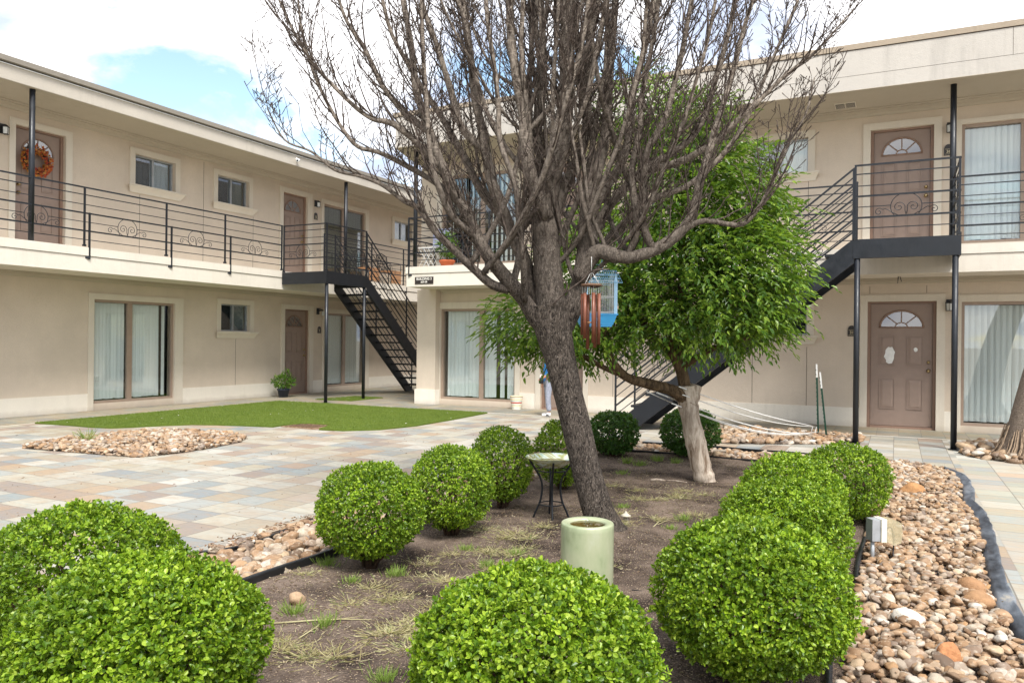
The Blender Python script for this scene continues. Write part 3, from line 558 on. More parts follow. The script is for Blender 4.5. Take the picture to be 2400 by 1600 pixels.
# ------------------------------------------------------------------ staircases
FL = lambda a, b, z: (UL+1.18+b, 13.95+a, z)
FR = lambda a, b, z: (-.53-a, VR-1.04-b, z)
stair('black steel staircase running down off the left upper walkway', (-11.2, 14, 0), FL, 1.36, run=3.25, w0=.30, w1=1.22)
stair('black steel staircase with square landing, half behind the green tree', (0, 12, 0), FR, 1.25, run=3.45, w0=.40, w1=1.40, near_end=False)
# ------------------------------------------------------------------ lamps, plaques, sign, camera
def lantern(T, s, z, label, group='wall lanterns beside the apartment doors', jar=False):
    p = T(s, 0, z); root = empty('wall_lantern', p, label, 'lamp', group)
    m = MB(); m.box((s-.045, .001, z-.06), (s+.045, .02, z+.10), T); m.tube([T(s, .02, z+.06), T(s, .07, z+.085), T(s, .10, z+.075)], .009, 8); m.build('back_plate', M['black'], root)
    if jar:
        m = MB(); c = T(s+.09, .10, z); m.lathe([(.0, .03), (.03, .028), (.034, -.01), (.04, -.04), (.03, -.085), (0, -.095)], c, 16); m.build('lamp_shade', M['lampglass'], root)
        m = MB(); m.tube([T(s, .02, z+.03), T(s+.05, .08, z+.05), T(s+.09, .10, z+.04)], .02, 8); m.build('lamp_arm', M['black'], root); return root
    m = MB(); c = T(s, .10, z); 
    m.lathe([(.0, .078), (.02, .072), (.062, .045), (.062, .036), (.0, .036)], c, 4, smooth=False); m.lathe([(.0, -.082), (.046, -.082), (.05, -.075), (.0, -.07)], c, 4, smooth=False)
    for i in range(4): a = math.pi/2*i; x, y = .05*math.cos(a), .05*math.sin(a); m.tube([(c[0]+x, c[1]+y, c[2]-.078), (c[0]+x, c[1]+y, c[2]+.04)], .004, 4)
    m.build('lamp_cage', M['black'], root)
    m = MB(); m.lathe([(.043, -.072), (.047, .035)], c, 4, smooth=False); m.build('lamp_glass', M['lampglass'], root)
    return root
lantern(TL, 7.43, 4.70, 'small lantern left of the wreathed upstairs door'); lantern(TL, 14.98, 4.73, 'small lantern between the upstairs door and the curtained glass door of the left building')
lantern(TL, 15.10, 2.03, 'dark bare arm lamp beside the ground floor door with the potted plant', jar=True)
lantern(TR, .72, 4.75, 'lantern beside the upstairs door numbered 36, partly behind the roof post'); lantern(TR, .735, 1.97, 'lantern beside the ground floor door with peeled paint')
def text(s, size, T, s0, z0, out, mat, name, parent, bold=.0, align='CENTER'):
    cu = bpy.data.curves.new(name, 'FONT'); cu.body = s; cu.size = size; cu.align_x = align; cu.align_y = 'CENTER'; cu.extrude = .0012; cu.offset = bold; cu.resolution_u = 3
    o = bpy.data.objects.new(name, cu); C.objects.link(o); dg = bpy.context.evaluated_depsgraph_get(); me = bpy.data.meshes.new_from_object(o.evaluated_get(dg)); bpy.data.objects.remove(o)
    X = Vector(T(1, 0, 0))-Vector(T(0, 0, 0)); O = Vector(T(s0, out, z0)); Zv = Vector((0, 0, 1)); Y = Vector(T(0, 1, 0))-Vector(T(0, 0, 0))
    # reading direction must run left to right seen from outside
    if X.cross(Zv).dot(Y) < 0: X = -X
    me.transform(Matrix((( X.x, Zv.x, Y.x, O.x), (X.y, Zv.y, Y.y, O.y), (X.z, Zv.z, Y.z, O.z), (0, 0, 0, 1))))
    ob = bpy.data.objects.new(name, me); C.objects.link(ob); me.materials.clear(); me.materials.append(mat)
    ob.parent = parent; ob.matrix_parent_inverse = Matrix.Translation(-Vector(parent.location)); return ob
def plaque(T, s, z, num, label):
    root = empty('number_plaque', T(s, 0, z), label, 'sign', 'door number plaques')
    m = MB(); w, h = .062, .085; n = 12; vs = [(s-w, z-h), (s+w, z-h), (s+w, z+.03)]+[(s+w*.92*math.cos(a), z+.035+.055*math.sin(a)) for a in frange(0, math.pi, n)]+[(s-w, z+.03)]; k = len(vs)
    m.add([T(a, .003, b) for a, b in vs]+[T(a, .014, b) for a, b in vs], [tuple(range(k)), tuple(reversed(range(k, 2*k)))]+[(i, (i+1) % k, k+(i+1) % k, k+i) for i in range(k)]); m.build('plate', M['plaque'], root)
    for q_ in (.012, -.068): m = MB(); m.box((s-.05, .0142, z+q_), (s+.05, .0155, z+q_+.004), T); m.build('border_line', M['letter_gold'], root)
    text(num, .062, T, s, z-.026, .0145, M['letter_gold'], 'number', root, .0008)
plaque(TR, .70, 4.42, '36', 'black arched number plaque reading 36 beside the upstairs door'); plaque(TR, -.665, 1.57, '31', 'black arched number plaque half hidden by the landing post of the right stairs')
plaque(TL, 15.16, 1.58, '9', 'black arched number plaque by the ground floor door of the left building'); plaque(TL, 14.985, 4.43, '12', 'black arched number plaque upstairs under the lantern of the left building'); plaque(TL, 7.30, 4.42, '10', 'black arched number plaque at the left edge of the photo')
sg = empty('building_sign', (-8.4, VR-1.04, 2.53), 'black sign reading BUILDING 3 #29-38 on the white walkway fascia', 'sign')
m = MB(); m.box((-8.615, 1.0255, 2.462), (-8.185, 1.036, 2.602), TR); m.build('plate', M['plaque'], sg)
text('BUILDING 3', .068, TR, -8.40, 2.560, 1.0365, M['letter'], 'lettering', sg, .0006); text('#29-38', .052, TR, -8.40, 2.500, 1.0365, M['letter'], 'lettering', sg, .0006)
sc = empty('security_camera', (UL+1.21, 12.95, 5.29), 'small white security camera on the roof fascia of the left building', 'camera')
m = MB(); m.tube([(UL+1.211, 12.95, 5.31), (UL+1.24, 12.95, 5.30)], .03, 12); m.tube([(UL+1.24, 12.95, 5.30), (UL+1.27, 12.94, 5.285)], .013, 8); m.build('mount', M['white'], sc)
m = MB(); c = Vector((UL+1.28, 12.93, 5.27)); dr = Vector((.5, -1, -.35)).normalized(); m.tube([c-dr*.05, c-dr*.045, c+dr*.05, c+dr*.052], [.02, .034, .036, .03], 14); hs = m.build('housing', M['white'], sc)
m = MB(); m.tube([c+dr*.051, c+dr*.056], [.022, .018], 12); m.build('lens', M['black'], hs)
wr = MB()
cab = empty('hanging_cable', at(2106, 636, 13.0), 'frayed black cable ends dangling under the right stair landing', 'cable')
for k, (x, y) in enumerate(((2104, 664), (2113, 660))):
    m = MB(); q = at(x, y, 11.9); p = Vector((at(2106, 640, 11.9).x, q.y, 2.45)); p.z = at(2106, 641, 11.9).z; m.tube([p, p.lerp(q, .4)+Vector((.004*k, 0, 0)), q], [.006, .008, .005], 6); m.build('wire', M['black'], cab)
# ================================================================== GROUND
def sheet(name, poly, z, mat, kind='structure'):
    m = MB(); m.add([(x, y, z) for x, y in poly], [tuple(range(len(poly)))]); o = m.build(name, mat, recalc=False); o['kind'] = kind; return o
gm = MB(); gm.add([(-600, -600, -.03), (600, -600, -.03), (600, 600, -.03), (-600, 600, -.03)], [(0, 1, 2, 3)]); g = gm.build('ground', M['earth'], recalc=False); g['kind'] = 'structure'
BX0, BX1, BY0, BY1 = -3.86, .50, -1.0, 9.70
pv = MB()
for a, b, c, d in ((-11.85, -8, BX0, 12.62), (BX0, BY1, .66, 12.62), (BX0, -8, .66, BY0)):
    pv.add([(a, b, 0), (c, b, 0), (c, d, 0), (a, d, 0)], [(0, 1, 2, 3)])
pv.add([(BX1, 9.3, 0), (.66, 9.3, 0), (.66, BY1, 0), (BX1, BY1, 0)], [(0,1,2,3)]); pv.add([(BX1+.02, BY0, -.001), (.66, BY0, -.001), (.66, 9.3, -.001), (BX1+.02, 9.3, -.001)], [(0,1,2,3)])
p = pv.build('paving', M['slate'], recalc=False); p['kind'] = 'structure'
pr3 = MB(); pr3.add([(.66, -8, 0), (9, -8, 0), (9, 12.62, 0), (.66, 12.62, 0)], [(0,1,2,3)]); p = pr3.build('paving', M['slate_right'], recalc=False); p['kind'] = 'structure'
pp = MB()
pp.add([(UL, -8, 0), (-11.85, -8, 0), (-11.85, 30, 0), (UL, 30, 0)], [(0, 1, 2, 3)]); pp.add([(-11.85, 12.62, 0), (9, 12.62, 0), (9, VR, 0), (-11.85, VR, 0)], [(0,1,2,3)]); pp.add([(-11.85, VR, 0), (SR0, VR, 0), (SR0, 30, 0), (-11.85, 30, 0)], [(0,1,2,3)])
p = pp.build('path', M['slate_path'], recalc=False); p['kind'] = 'structure'
bl = MB(); bl.box((-11.865, -8, .0005), (-11.835, 12.6, .004)); bl.box((-11.83, 12.605, .0005), (9, 12.635, .004)); b_ = bl.build('path_border', M['base']); b_['kind'] = 'structure'
# soil of the planting bed, gently uneven
rs = np.random.RandomState(7)
nx, ny = 110, 260; xs = np.linspace(BX0+.02, BX1+.02, nx); ys = np.linspace(BY0, BY1-.02, ny)
from mathutils import noise as mn
def soil_z(x, y):
    h = .004+.022*(mn.noise(Vector((x*1.4, y*1.4, 0)))+1)*.5+.008*(mn.noise(Vector((x*7, y*7, 3)))+1)
    h += .05*math.exp(-((x+1.75)**2+(y-5.0)**2)/.16)
    e = min(x-BX0, BX1-x, BY1-y); return h*min(1, max(.12, e/.25))
vs = [(x, y, soil_z(x, y)) for y in ys for x in xs]; fs = [(j*nx+i, j*nx+i+1, (j+1)*nx+i+1, (j+1)*nx+i) for j in range(ny-1) for i in range(nx-1)]
sm = MB(); sm.add(vs, fs, 0, True); so_ = sm.build('soil', M['soil'], recalc=False); so_['kind'] = 'structure'
# ---- numpy batch builders
def np_mesh(name, V, Q, mat, parent=None, smooth=False, k=4):
    me = bpy.data.meshes.new(name); me.vertices.add(len(V)); me.vertices.foreach_set('co', V.astype(np.float32).ravel())
    me.loops.add(Q.size); me.loops.foreach_set('vertex_index', Q.astype(np.int32).ravel()); me.polygons.add(len(Q))
    me.polygons.foreach_set('loop_start', np.arange(0, Q.size, k, dtype=np.int32)); me.polygons.foreach_set('loop_total', np.full(len(Q), k, np.int32))
    me.polygons.foreach_set('use_smooth', np.full(len(Q), smooth)); me.materials.append(mat); me.update(calc_edges=True); me.validate()
    o = bpy.data.objects.new(name, me); C.objects.link(o)
    if parent: o.parent = parent; o.matrix_parent_inverse = Matrix.Translation(-Vector(parent.location))
    return o
def nrm(a): return a/np.maximum(1e-9, np.linalg.norm(a, axis=1, keepdims=True))
LEAF = {'round': np.array([(0, 0, 0), (-.42, .35, .10), (-.36, .78, .12), (0, 1.0, .0), (.36, .78, .12), (.42, .35, .10)]),
        'lance': np.array([(0, 0, 0), (-.5, .28, .10), (-.34, .68, .06), (0, 1.0, -.10), (.34, .68, .06), (.5, .28, .10)]),
        'blade': np.array([(-.5, 0, 0), (-.4, .4, .0), (-.2, .8, .03), (0, 1.0, .08), (.25, .8, .03), (.5, 0, 0)])}
def leaves(name, P, D, Nn, ln, wd, mat, parent=None, shape='round'):
    """one folded six-point leaf per row: P base, D direction, Nn approximate normal"""
    D = nrm(D); X = nrm(np.cross(D, Nn)); Z = np.cross(X, D); t = LEAF[shape]; n = len(P)
    ln = np.broadcast_to(ln, (n,))[:, None, None]; wd = np.broadcast_to(wd, (n,))[:, None, None]
    V = P[:, None, :]+X[:, None, :]*t[None, :, 0:1]*wd+D[:, None, :]*t[None, :, 1:2]*ln+Z[:, None, :]*t[None, :, 2:3]*ln
    q = np.array([(0, 3, 2, 1), (0, 5, 4, 3)]); Q = (q[None]+np.arange(n)[:, None, None]*6).reshape(-1, 4)
    return np_mesh(name, V.reshape(-1, 3), Q, mat, parent)
# ---- river stones
def proto_stone(sub, seed):
    bm = bmesh.new(); bmesh.ops.create_icosphere(bm, subdivisions=sub, radius=1); off = Vector((seed*7.3, seed*1.7, 0))
    for v in bm.verts:
        n = v.co.normalized(); v.co = n*(1+.30*mn.noise(n*1.1+off)+.10*mn.noise(n*2.6+off))
        if seed % 3 == 0: v.co.x = max(-.72, min(.8, v.co.x))
    V = np.array([v.co[:] for v in bm.verts]); F = np.array([[v.index for v in f.verts] for f in bm.faces]); bm.free(); return V, F
PS = [proto_stone(2, i) for i in range(12)]; PS3 = [proto_stone(3, i) for i in range(14)]
def rotm(a, b, c):
    ca, sa, cb, sb, cc, sc_ = np.cos(a), np.sin(a), np.cos(b), np.sin(b), np.cos(c), np.sin(c)
    return np.array([[ca*cb, ca*sb*sc_-sa*cc, ca*sb*cc+sa*sc_], [sa*cb, sa*sb*sc_+ca*cc, sa*sb*cc-ca*sc_], [-sb, cb*sc_, cb*cc]])
def stone_bed(name, pts, size, label, hi=False, seed=1):
    r = np.random.RandomState(seed); Vs = []; Fs = []; b = 0; src = PS3 if hi else PS
    for x, y, z, s in pts:
        V, F = src[r.randint(len(src))]; sc_ = s*np.array([r.uniform(.85, 1.35), r.uniform(.7, 1.0), r.uniform(.45, .72)]); m = rotm(r.uniform(0, 6.28), r.normal(0, .28), r.normal(0, .28))
        Vs.append((V*sc_)@m.T+np.array([x, y, z])); Fs.append(F+b); b += len(V)
    o = np_mesh(name, np.concatenate(Vs), np.concatenate(Fs), M['stone'], None, True, 3); tag(o, label, 'gravel', kind='stuff'); return o
def scatter(inside, bb, dens, smin, smax, seed, mound=0, layers=2):
    r = np.random.RandomState(seed); A = (bb[2]-bb[0])*(bb[3]-bb[1]); out = []
    for L_ in range(layers):
        for _ in range(int(A*dens/layers*(1.25 if L_ == 0 else .85))):
            x, y = r.uniform(bb[0], bb[2]), r.uniform(bb[1], bb[3])
            if not inside(x, y): continue
            s = r.uniform(smin, smax)*(1 if r.rand() < .9 else 1.45)*(1.0 if L_ else .85); out.append((x, y, .012+L_*.024+mound*(1 if mound else 0), s))
    return out
OUT = [(-1.0, .60), (2.5, .60), (3.5, .56), (4.08, .50), (4.57, .46), (5.11, .47), (5.86, .51), (6.66, .55), (7.49, .51), (8.2, .55), (8.61, .56), (8.95, .53), (9.19, .45)]
def outer(y): return float(np.interp(y, [a for a, b in OUT], [b for a, b in OUT]))
inR = lambda x, y: -.17 < x < outer(y)-.015 and not (y > 9.2 and x > .5-(y-9.2)*.9) and y < 9.62
stR = scatter(inR, (-.2, 1.5, .62, 9.62), 1650, .014, .031, 11, layers=3)
near = sorted([s for s in stR if s[2] > .055 and s[1] > 2.6 and s[0]**2 >= 0], key=lambda s: s[1])[:285]; ns = set(near)
stone_bed('river_stones', [s for s in stR if s not in ns], 0, 'tan and ochre river stones filling the strip between the right hand bushes and the grey edging', True, 3)
mesh_lib = []
for i, (V, F) in enumerate(PS3):
    me = bpy.data.meshes.new('river_stone'); me.from_pydata(V.tolist(), [], F.tolist()); me.polygons.foreach_set('use_smooth', [True]*len(me.polygons)); me.materials.append(M['stone1']); mesh_lib.append(me)
rr = random.Random(5)
for x, y, z, s in near:
    o = bpy.data.objects.new('river_stone', rr.choice(mesh_lib)); C.objects.link(o); s *= 1.08
    o.location = (x, y, z+.004); o.scale = (s*rr.uniform(.85, 1.35), s*rr.uniform(.7, 1), s*rr.uniform(.45, .7)); o.rotation_euler = (rr.gauss(0, .25), rr.gauss(0, .25), rr.uniform(0, 6.28))
    tag(o, 'river stone lying on top of the tan pebble strip beside the grey edging', 'stone', 'loose river stones on top of the right pebble strip')
def big_stone(x, y, z, sx, sy, sz, rot, col, label, seed, sharp=False):
    V, F = proto_stone(3, seed); me = bpy.data.meshes.new('boulder'); me.from_pydata(V.tolist(), [], F.tolist()); me.polygons.foreach_set('use_smooth', [not sharp]*len(me.polygons))
    t = NT('boulder_stone'); a = t.noise(2.2, 6, .65); k = t.mix(t.ramp(a, (.35, 0.0), (.65, 1.0)), tuple(c*.72 for c in rgb(col)[:3])+(1,), rgb(col)); t.bump(t.noise(9, 6, .7), .4, .05); me.materials.append(t.set(k, .75, spec=.3))
    o = bpy.data.objects.new('boulder', me); C.objects.link(o); o.location = (x, y, z); o.scale = (sx, sy, sz); o.rotation_euler = (0, 0, R(rot)); tag(o, label, 'stone')
big_stone(.37, 4.72, .06, .062, .075, .058, 30, 'a8805c', 'large smooth brown boulder touching the grey edging, the farther of two', 5); big_stone(.38, 4.52, .055, .07, .06, .052, -20, 'a9835f', 'large round brown boulder touching the grey edging, the nearer of two', 8)
big_stone(.14, 7.55, .065, .10, .085, .075, 10, 'b5875a', 'round ochre boulder alone in the far part of the tan pebble strip', 2); big_stone(.06, 4.07, .06, .072, .052, .04, -25, 'e6ddcf', 'bright white flattish stone in the tan pebble strip', 4)
big_stone(.20, 3.62, .06, .055, .042, .06, 15, 'b98157', 'angular orange block of stone standing at the lower edge of the pebble strip', 3, True); big_stone(-3.55+.9, 2.93, .05, .045, .038, .035, 0, 'b79a7c', 'single tan stone lying loose on the dark soil near the left edging', 6)
inL = lambda x, y: BX0+.07 < x < -3.09 and (y < 8.8); inF = lambda x, y: BX0+.1 < x < outer(9)+0.0 and 8.95 < y < 9.6 and not (x > .1 and y > 9.2)
stL = scatter(inL, (-3.86, .6, -3.08, 4.6), 520, .024, .050, 21); stone_bed('river_stones', stL, 0, 'pinkish river stones in the strip between the slate paving and the left bushes', True, 4)
stone_bed('river_stones', scatter(inL, (-3.86, 4.6, -3.08, 8.9), 420, .024, .045, 22)+scatter(inF, (-3.8, 8.9, .5, 9.62), 420, .026, .05, 23), 0, 'river stones along the far edge of the planting bed', False, 5)
def poly_in(P):
    def f(x, y):
        c = False; j = len(P)-1
        for i in range(len(P)):
            if (P[i][1] > y) != (P[j][1] > y) and x < (P[j][0]-P[i][0])*(y-P[i][1])/(P[j][1]-P[i][1])+P[i][0]: c = not c
            j = i
        return c
    return f
B1 = [(-9.3, 5.55), (-8.39, 5.66), (-7.95, 5.70), (-7.54, 5.78), (-7.42, 6.25), (-7.44, 6.69), (-7.55, 7.25), (-7.85, 7.65), (-8.35, 7.8), (-9.1, 7.75), (-9.45, 7.5), (-9.6, 7.0), (-9.62, 6.2), (-9.5, 5.75)]
f1 = poly_in(B1); stp = scatter(f1, (-9.7, 5.5, -7.3, 7.9), 620, .018, .042, 31, layers=2)
stp = [(x, y, z+.02*max(0, 1-((x+8.5)**2/1.1+(y-6.7)**2/1.0)), s) for x, y, z, s in stp]
sheet('soil', B1, .005, M['soil']); stone_bed('river_stones', stp, 0, 'oval heap of mixed river stones set into the slate paving in front of the turf', False, 6)
B2 = [(-2.75, 11.2), (-2.5, 12.3), (-1.5, 12.4), (-.42, 12.38), (-.42, 11.6), (-1.0, 11.0), (-2.0, 10.45), (-2.5, 10.6)]
sheet('soil', B2, .005, M['soil']); stone_bed('river_stones', scatter(poly_in(B2), (-2.8, 10.4, -.3, 12.5), 260, .028, .06, 41), 0, 'pinkish river stones around the two green stakes before the back wall', False, 7)
B3 = [(.74, 11.0), (.74, 11.7), (.95, 12.2), (2.6, 12.3), (2.9, 11.2), (2.4, 10.3), (1.3, 10.42), (.88, 10.68)]
sheet('soil', B3, .005, M['soil']); stone_bed('river_stones', scatter(poly_in(B3), (.7, 10.2, 2.9, 12.3), 220, .035, .07, 51, layers=3), 0, 'brown river stones ringing the foot of the tree at the right edge', False, 8)
# ---- edging strips
def edging(name, pts, h, label, mat='edging', w=.012, z=.0):
    m = MB(); pts = [Vector((x, y, 0)) for x, y in pts]; P = []
    for i in range(len(pts)-1):
        k = max(2, int((pts[i+1]-pts[i]).length/.12))
        for j in range(k): q = pts[i].lerp(pts[i+1], j/k); P.append(q+Vector((mn.noise(q*1.3)*.03, mn.noise(q*1.3+Vector((9, 0, 0)))*.03, 0)))
    P.append(pts[-1]); up = Vector((0, 0, 1)); vs = []
    for i, q in enumerate(P):
        t_ = (P[min(i+1, len(P)-1)]-P[max(i-1, 0)]).normalized(); n = Vector((-t_.y, t_.x, 0)); hh = h*(1+.25*mn.noise(q*2.1)); vs += [q-n*w/2+up*z, q-n*w/2+up*(z+hh*.8), q-n*w+up*(z+hh), q+n*w+up*(z+hh), q+n*w/2+up*(z+hh*.8), q+n*w/2+up*z]
    m.add(vs, [(i*6+a, i*6+a+1, i*6+a+7, i*6+a+6) for i in range(len(P)-1) for a in range(5)], 0, True); o = m.build('edging_strip', M[mat]); tag(o, label, 'edging'); return o
edging('e', [(-3.10, -.5), (-3.10, 2.0), (-3.07, 3.0), (-3.06, 3.8), (-3.10, 4.3)], .07, 'black plastic edging between the left stones and the dark soil')
edging('e', [(-2.9, 8.86), (-2.2, 8.98), (-1.7, 8.9), (-.6, 8.9)], .05, 'black plastic edging behind the two dark clipped bushes')
edging('e', [(-.20, -.5), (-.22, 3.4), (-.19, 4.4), (-.18, 5.1), (-.2, 7.0), (-.3, 8.6)], .055, 'thin dark edging between the right bushes and the tan stones')
edging('e', [(-3.90, 3.1), (-3.72, 3.35), (-3.66, 3.6), (-3.70, 4.2), (-3.84, 4.6), (-3.86, 8.8), (-3.5, 9.5), (-2.94, 9.70), (-1.79, 9.72), (-.04, 9.62), (.19, 9.50), (.45, 9.22)], .055, 'black plastic edging around the paving side of the planting bed')
m = MB(); vs = []; k = 0; L_ = [i*.06 for i in range(int(8.4/.06)+1)]
for i, a in enumerate(L_):
    y = 9.24-a; x = outer(y); wv = mn.noise(Vector((0, y*2.2, 0))); wd = .086+.028*wv+.012*mn.noise(Vector((4, y*7, 0))); fl = 1 if a > .35 else max(.15, a/.35)
    wd *= fl; h = .045+.03*(1-fl)
    prof = [(0, -.01), (.004, .022), (wd*.30, .040+.010*wv), (wd*.62, .046), (wd*.86, .060+.012*mn.noise(Vector((8, y*3, 0)))), (wd*1.0, h+.012), (wd*1.03, .001)]
    for o_, z in prof: vs.append((x+o_, y, z))
m.add(vs, [(i*7+a, i*7+a+1, i*7+a+8, i*7+a+7) for i in range(len(L_)-1) for a in range(6)], 0, True); o = m.build('edging_strip', M['edging_grey'], recalc=False); tag(o, 'wide wavy weathered grey edging between the tan stones and the right slate path', 'edging')
# ---- turf
T1 = [(-11.80, 7.22), (-11.13, 7.31), (-10.6, 7.32), (-10.27, 7.40), (-10.1, 7.65), (-9.93, 8.0), (-9.68, 8.33), (-9.32, 8.5), (-8.84, 8.64), (-8.42, 8.74), (-8.45, 9.05), (-8.2, 9.42), (-7.85, 9.40), (-7.72, 9.1), (-7.62, 8.84), (-7.22, 8.90), (-6.85, 9.3), (-6.68, 10.02), (-6.69, 11.1), (-6.77, 12.5), (-7.91, 12.47), (-9.02, 12.42), (-10.48, 12.47), (-11.80, 12.40)]
def turf(P, label, n, seed, h=.022):
    m = MB(); k = len(P); m.add([(x, y, .001) for x, y in P]+[(x, y, h) for x, y in P], [tuple(range(k, 2*k))]+[(i, (i+1) % k, k+(i+1) % k, k+i) for i in range(k)]); o = m.build('turf', M['turf']); tag(o, label, 'lawn', kind='stuff')
    r = np.random.RandomState(seed); f = poly_in(P); xs_ = [p[0] for p in P]; ys_ = [p[1] for p in P]; pts = []
    while len(pts) < n:
        x, y = r.uniform(min(xs_), max(xs_)), r.uniform(min(ys_), max(ys_))
        if f(x, y): pts.append((x, y, h-.003))
    Pn = np.array(pts); D = np.stack([r.normal(0, .35, n), r.normal(0, .35, n), np.ones(n)], 1); Nn = r.normal(0, 1, (n, 3)); b = leaves('turf_pile', Pn, D, Nn, r.uniform(.012, .024, n), .006, M['turfblade'], None, 'blade'); b.parent = o; b['kind'] = 'stuff'
    pt = np.array([p for p in pts[:26]])+[0, 0, .012]; D = nrm(r.normal(0, 1, (len(pt), 3))*[1, 1, .15]); q = leaves('fallen_petals', pt, D, np.tile([0, 0, 1.], (len(pt), 1)), r.uniform(.015, .035, len(pt)), .02, M['letter'], None, 'round'); q.parent = o; q['kind'] = 'stuff'
turf(T1, 'bright green artificial turf lawn with pointed corners on the slate paving', 70000, 1); turf([(-11.53, 13.25), (-11.40, 14.5), (-10.60, 14.5), (-10.60, 13.35)], 'small green turf patch under the left stair landing', 8000, 2, .012)
dr_ = empty('drain_box', (-8.08, 9.08, 0), 'low dirty drain cover in the notch of the turf edge', 'drain'); m = MB(); m.box((-8.38, 8.86, .001), (-7.74, 9.34, .012)); m.build('cover', M['stone1'], dr_)
m = MB()
for i in range(7): m.box((-8.33+i*.08, 8.9, .0125), (-8.30+i*.08, 9.3, .016))
m.build('grate_bars', M['stem'], dr_)
# ================================================================== PLANTS
def bush(cx, cy, rx, zb, zt, n, label, mat='box', seed=1, ll=.02, sprig=5, lump=.075, group='clipped round boxwood bushes around the planting bed', stemr=.012):
    rx -= .022; zt -= .015; ll *= .97; n = int(n*1.12); root = empty('boxwood_bush', (cx, cy, 0), label, 'bush', group); r = np.random.RandomState(seed)
    ns_ = n//sprig; d = nrm(r.normal(0, 1, (ns_, 3))); rz = (zt-zb)/2; c = np.array([cx, cy, (zt+zb)/2])
    lum = np.array([mn.noise(Vector((v[0]*2.4+seed*3, v[1]*2.4, v[2]*2.4)))+.5*mn.noise(Vector((v[0]*6+seed, v[1]*6, v[2]*6))) for v in d])
    depth = np.abs(r.normal(0, .055, ns_)); depth = np.where(r.rand(ns_) < .42, r.uniform(.06, .34, ns_), depth); sh = 1+lump*lum-depth; tipout = (r.rand(ns_) < .07)*r.uniform(0, .05, ns_)
    # a little squarer than a sphere, flat underneath
    e = d.copy(); e[:, 2] = np.sign(e[:, 2])*np.abs(e[:, 2])**.85; e[:, :2] *= (1+.04*(1-np.abs(e[:, 2:3])))
    P = c+e*np.array([rx, rx, rz])*(sh+tipout)[:, None]
    gap = np.array([mn.noise(Vector((v[0]*9+seed, v[1]*9, v[2]*9)))+.6*mn.noise(Vector((v[0]*19+seed, v[1]*19, v[2]*19))) for v in d]); hol = (gap < -.22+.14*(d[:, 2] < -.1)) & (depth < .09); keep_ = ~(hol & (r.rand(ns_) < .8)); P = P[keep_]; d = d[keep_]; ns_ = len(P)
    out = nrm(d*np.array([1, 1, 1.15])+np.array([0, 0, .30])); Pr = np.repeat(P, sprig, 0); O = np.repeat(out, sprig, 0); k = len(Pr); spread = nrm(r.normal(0, 1, (k, 3)))
    D = nrm(O*.55+spread*.85); off = r.uniform(-.012, .006, k)[:, None]*O*(ll/.02); Nn = nrm(O+r.normal(0, .45, (k, 3)))
    sz = ll*r.uniform(.65, 1.25, k); leaves('foliage', Pr+off, D, Nn, sz, sz*r.uniform(.62, .8, k), M[mat], root)
    m = MB(); rg = random.Random(seed)
    for i in range(9):
        a = 2*math.pi*i/9+rg.uniform(-.3, .3); R_ = rx*rg.uniform(.35, .75); b0 = Vector((cx+.02*math.cos(a), cy+.02*math.sin(a), -.01)); tp = Vector((cx+R_*math.cos(a), cy+R_*math.sin(a), zb+rz*rg.uniform(.4, 1.3)))
        md = b0.lerp(tp, .45)+Vector((rg.uniform(-.02, .02), rg.uniform(-.02, .02), .01)); m.tube([b0, b0.lerp(md, .5)+Vector((0, 0, .02)), md, md.lerp(tp, .5)+Vector((0, 0, .02)), tp], [stemr*1.3, stemr, stemr*.8, stemr*.6, stemr*.3], 6)
        for j in range(2): q = tp+Vector((rg.uniform(-.1, .1), rg.uniform(-.1, .1), rg.uniform(-.06, .1))); m.tube([md, md.lerp(q, .6)+Vector((0, 0, -.01)), q], [stemr*.6, stemr*.4, stemr*.2], 4)
    m.build('stems', M['stem'], root); return root
bush(-2.95, 2.00, .405, .05, .665, 42000, 'big bright clipped bush at the far left, behind the front left bush', seed=1, ll=.0175)
bush(-2.18, 1.68, .40, .03, .635, 56000, 'nearest bright clipped bush in the lower left corner', seed=2, ll=.0175)
bush(-1.005, 2.18, .40, .03, .635, 56000, 'nearest bright clipped bush at the bottom centre, in front of the round fountain', seed=3, ll=.0175)
bush(-.50, 3.12, .385, .06, .665, 50000, 'largest bright clipped bush right of the fountain', seed=4, ll=.0175)
bush(-.53, 4.33, .355, .06, .635, 36000, 'bright clipped bush between the large right bush and the ones behind it', seed=5, ll=.017)
bush(-.60, 5.22, .34, .06, .65, 24000, 'bright clipped bush, second from the far end of the right row', seed=6, ll=.018)
bush(-.33, 6.27, .335, .05, .615, 22000, 'bright clipped bush at the far end of the right row beside the tan stones', seed=7, ll=.018)
bush(-2.73, 3.62, .325, .085, .64, 30000, 'round clipped bush on a short dark stem at the near end of the left row', seed=8, ll=.0165)
bush(-2.68, 4.45, .295, .075, .65, 22000, 'round clipped bush second in the left row', seed=9, ll=.017)
bush(-2.80, 5.42, .27, .07, .68, 16000, 'round clipped bush beside the glass birdbath in the left row', seed=10, ll=.018)
bush(-2.67, 6.35, .27, .06, .66, 13000, 'clipped bush peeking out behind the leaning trunk', seed=11, ll=.019)
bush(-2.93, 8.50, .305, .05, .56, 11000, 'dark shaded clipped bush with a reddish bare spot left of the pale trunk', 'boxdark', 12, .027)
bush(-2.13, 8.85, .355, .05, .60, 13000, 'dark clipped bush right behind the pale tree trunk', 'boxdark', 13, .027)
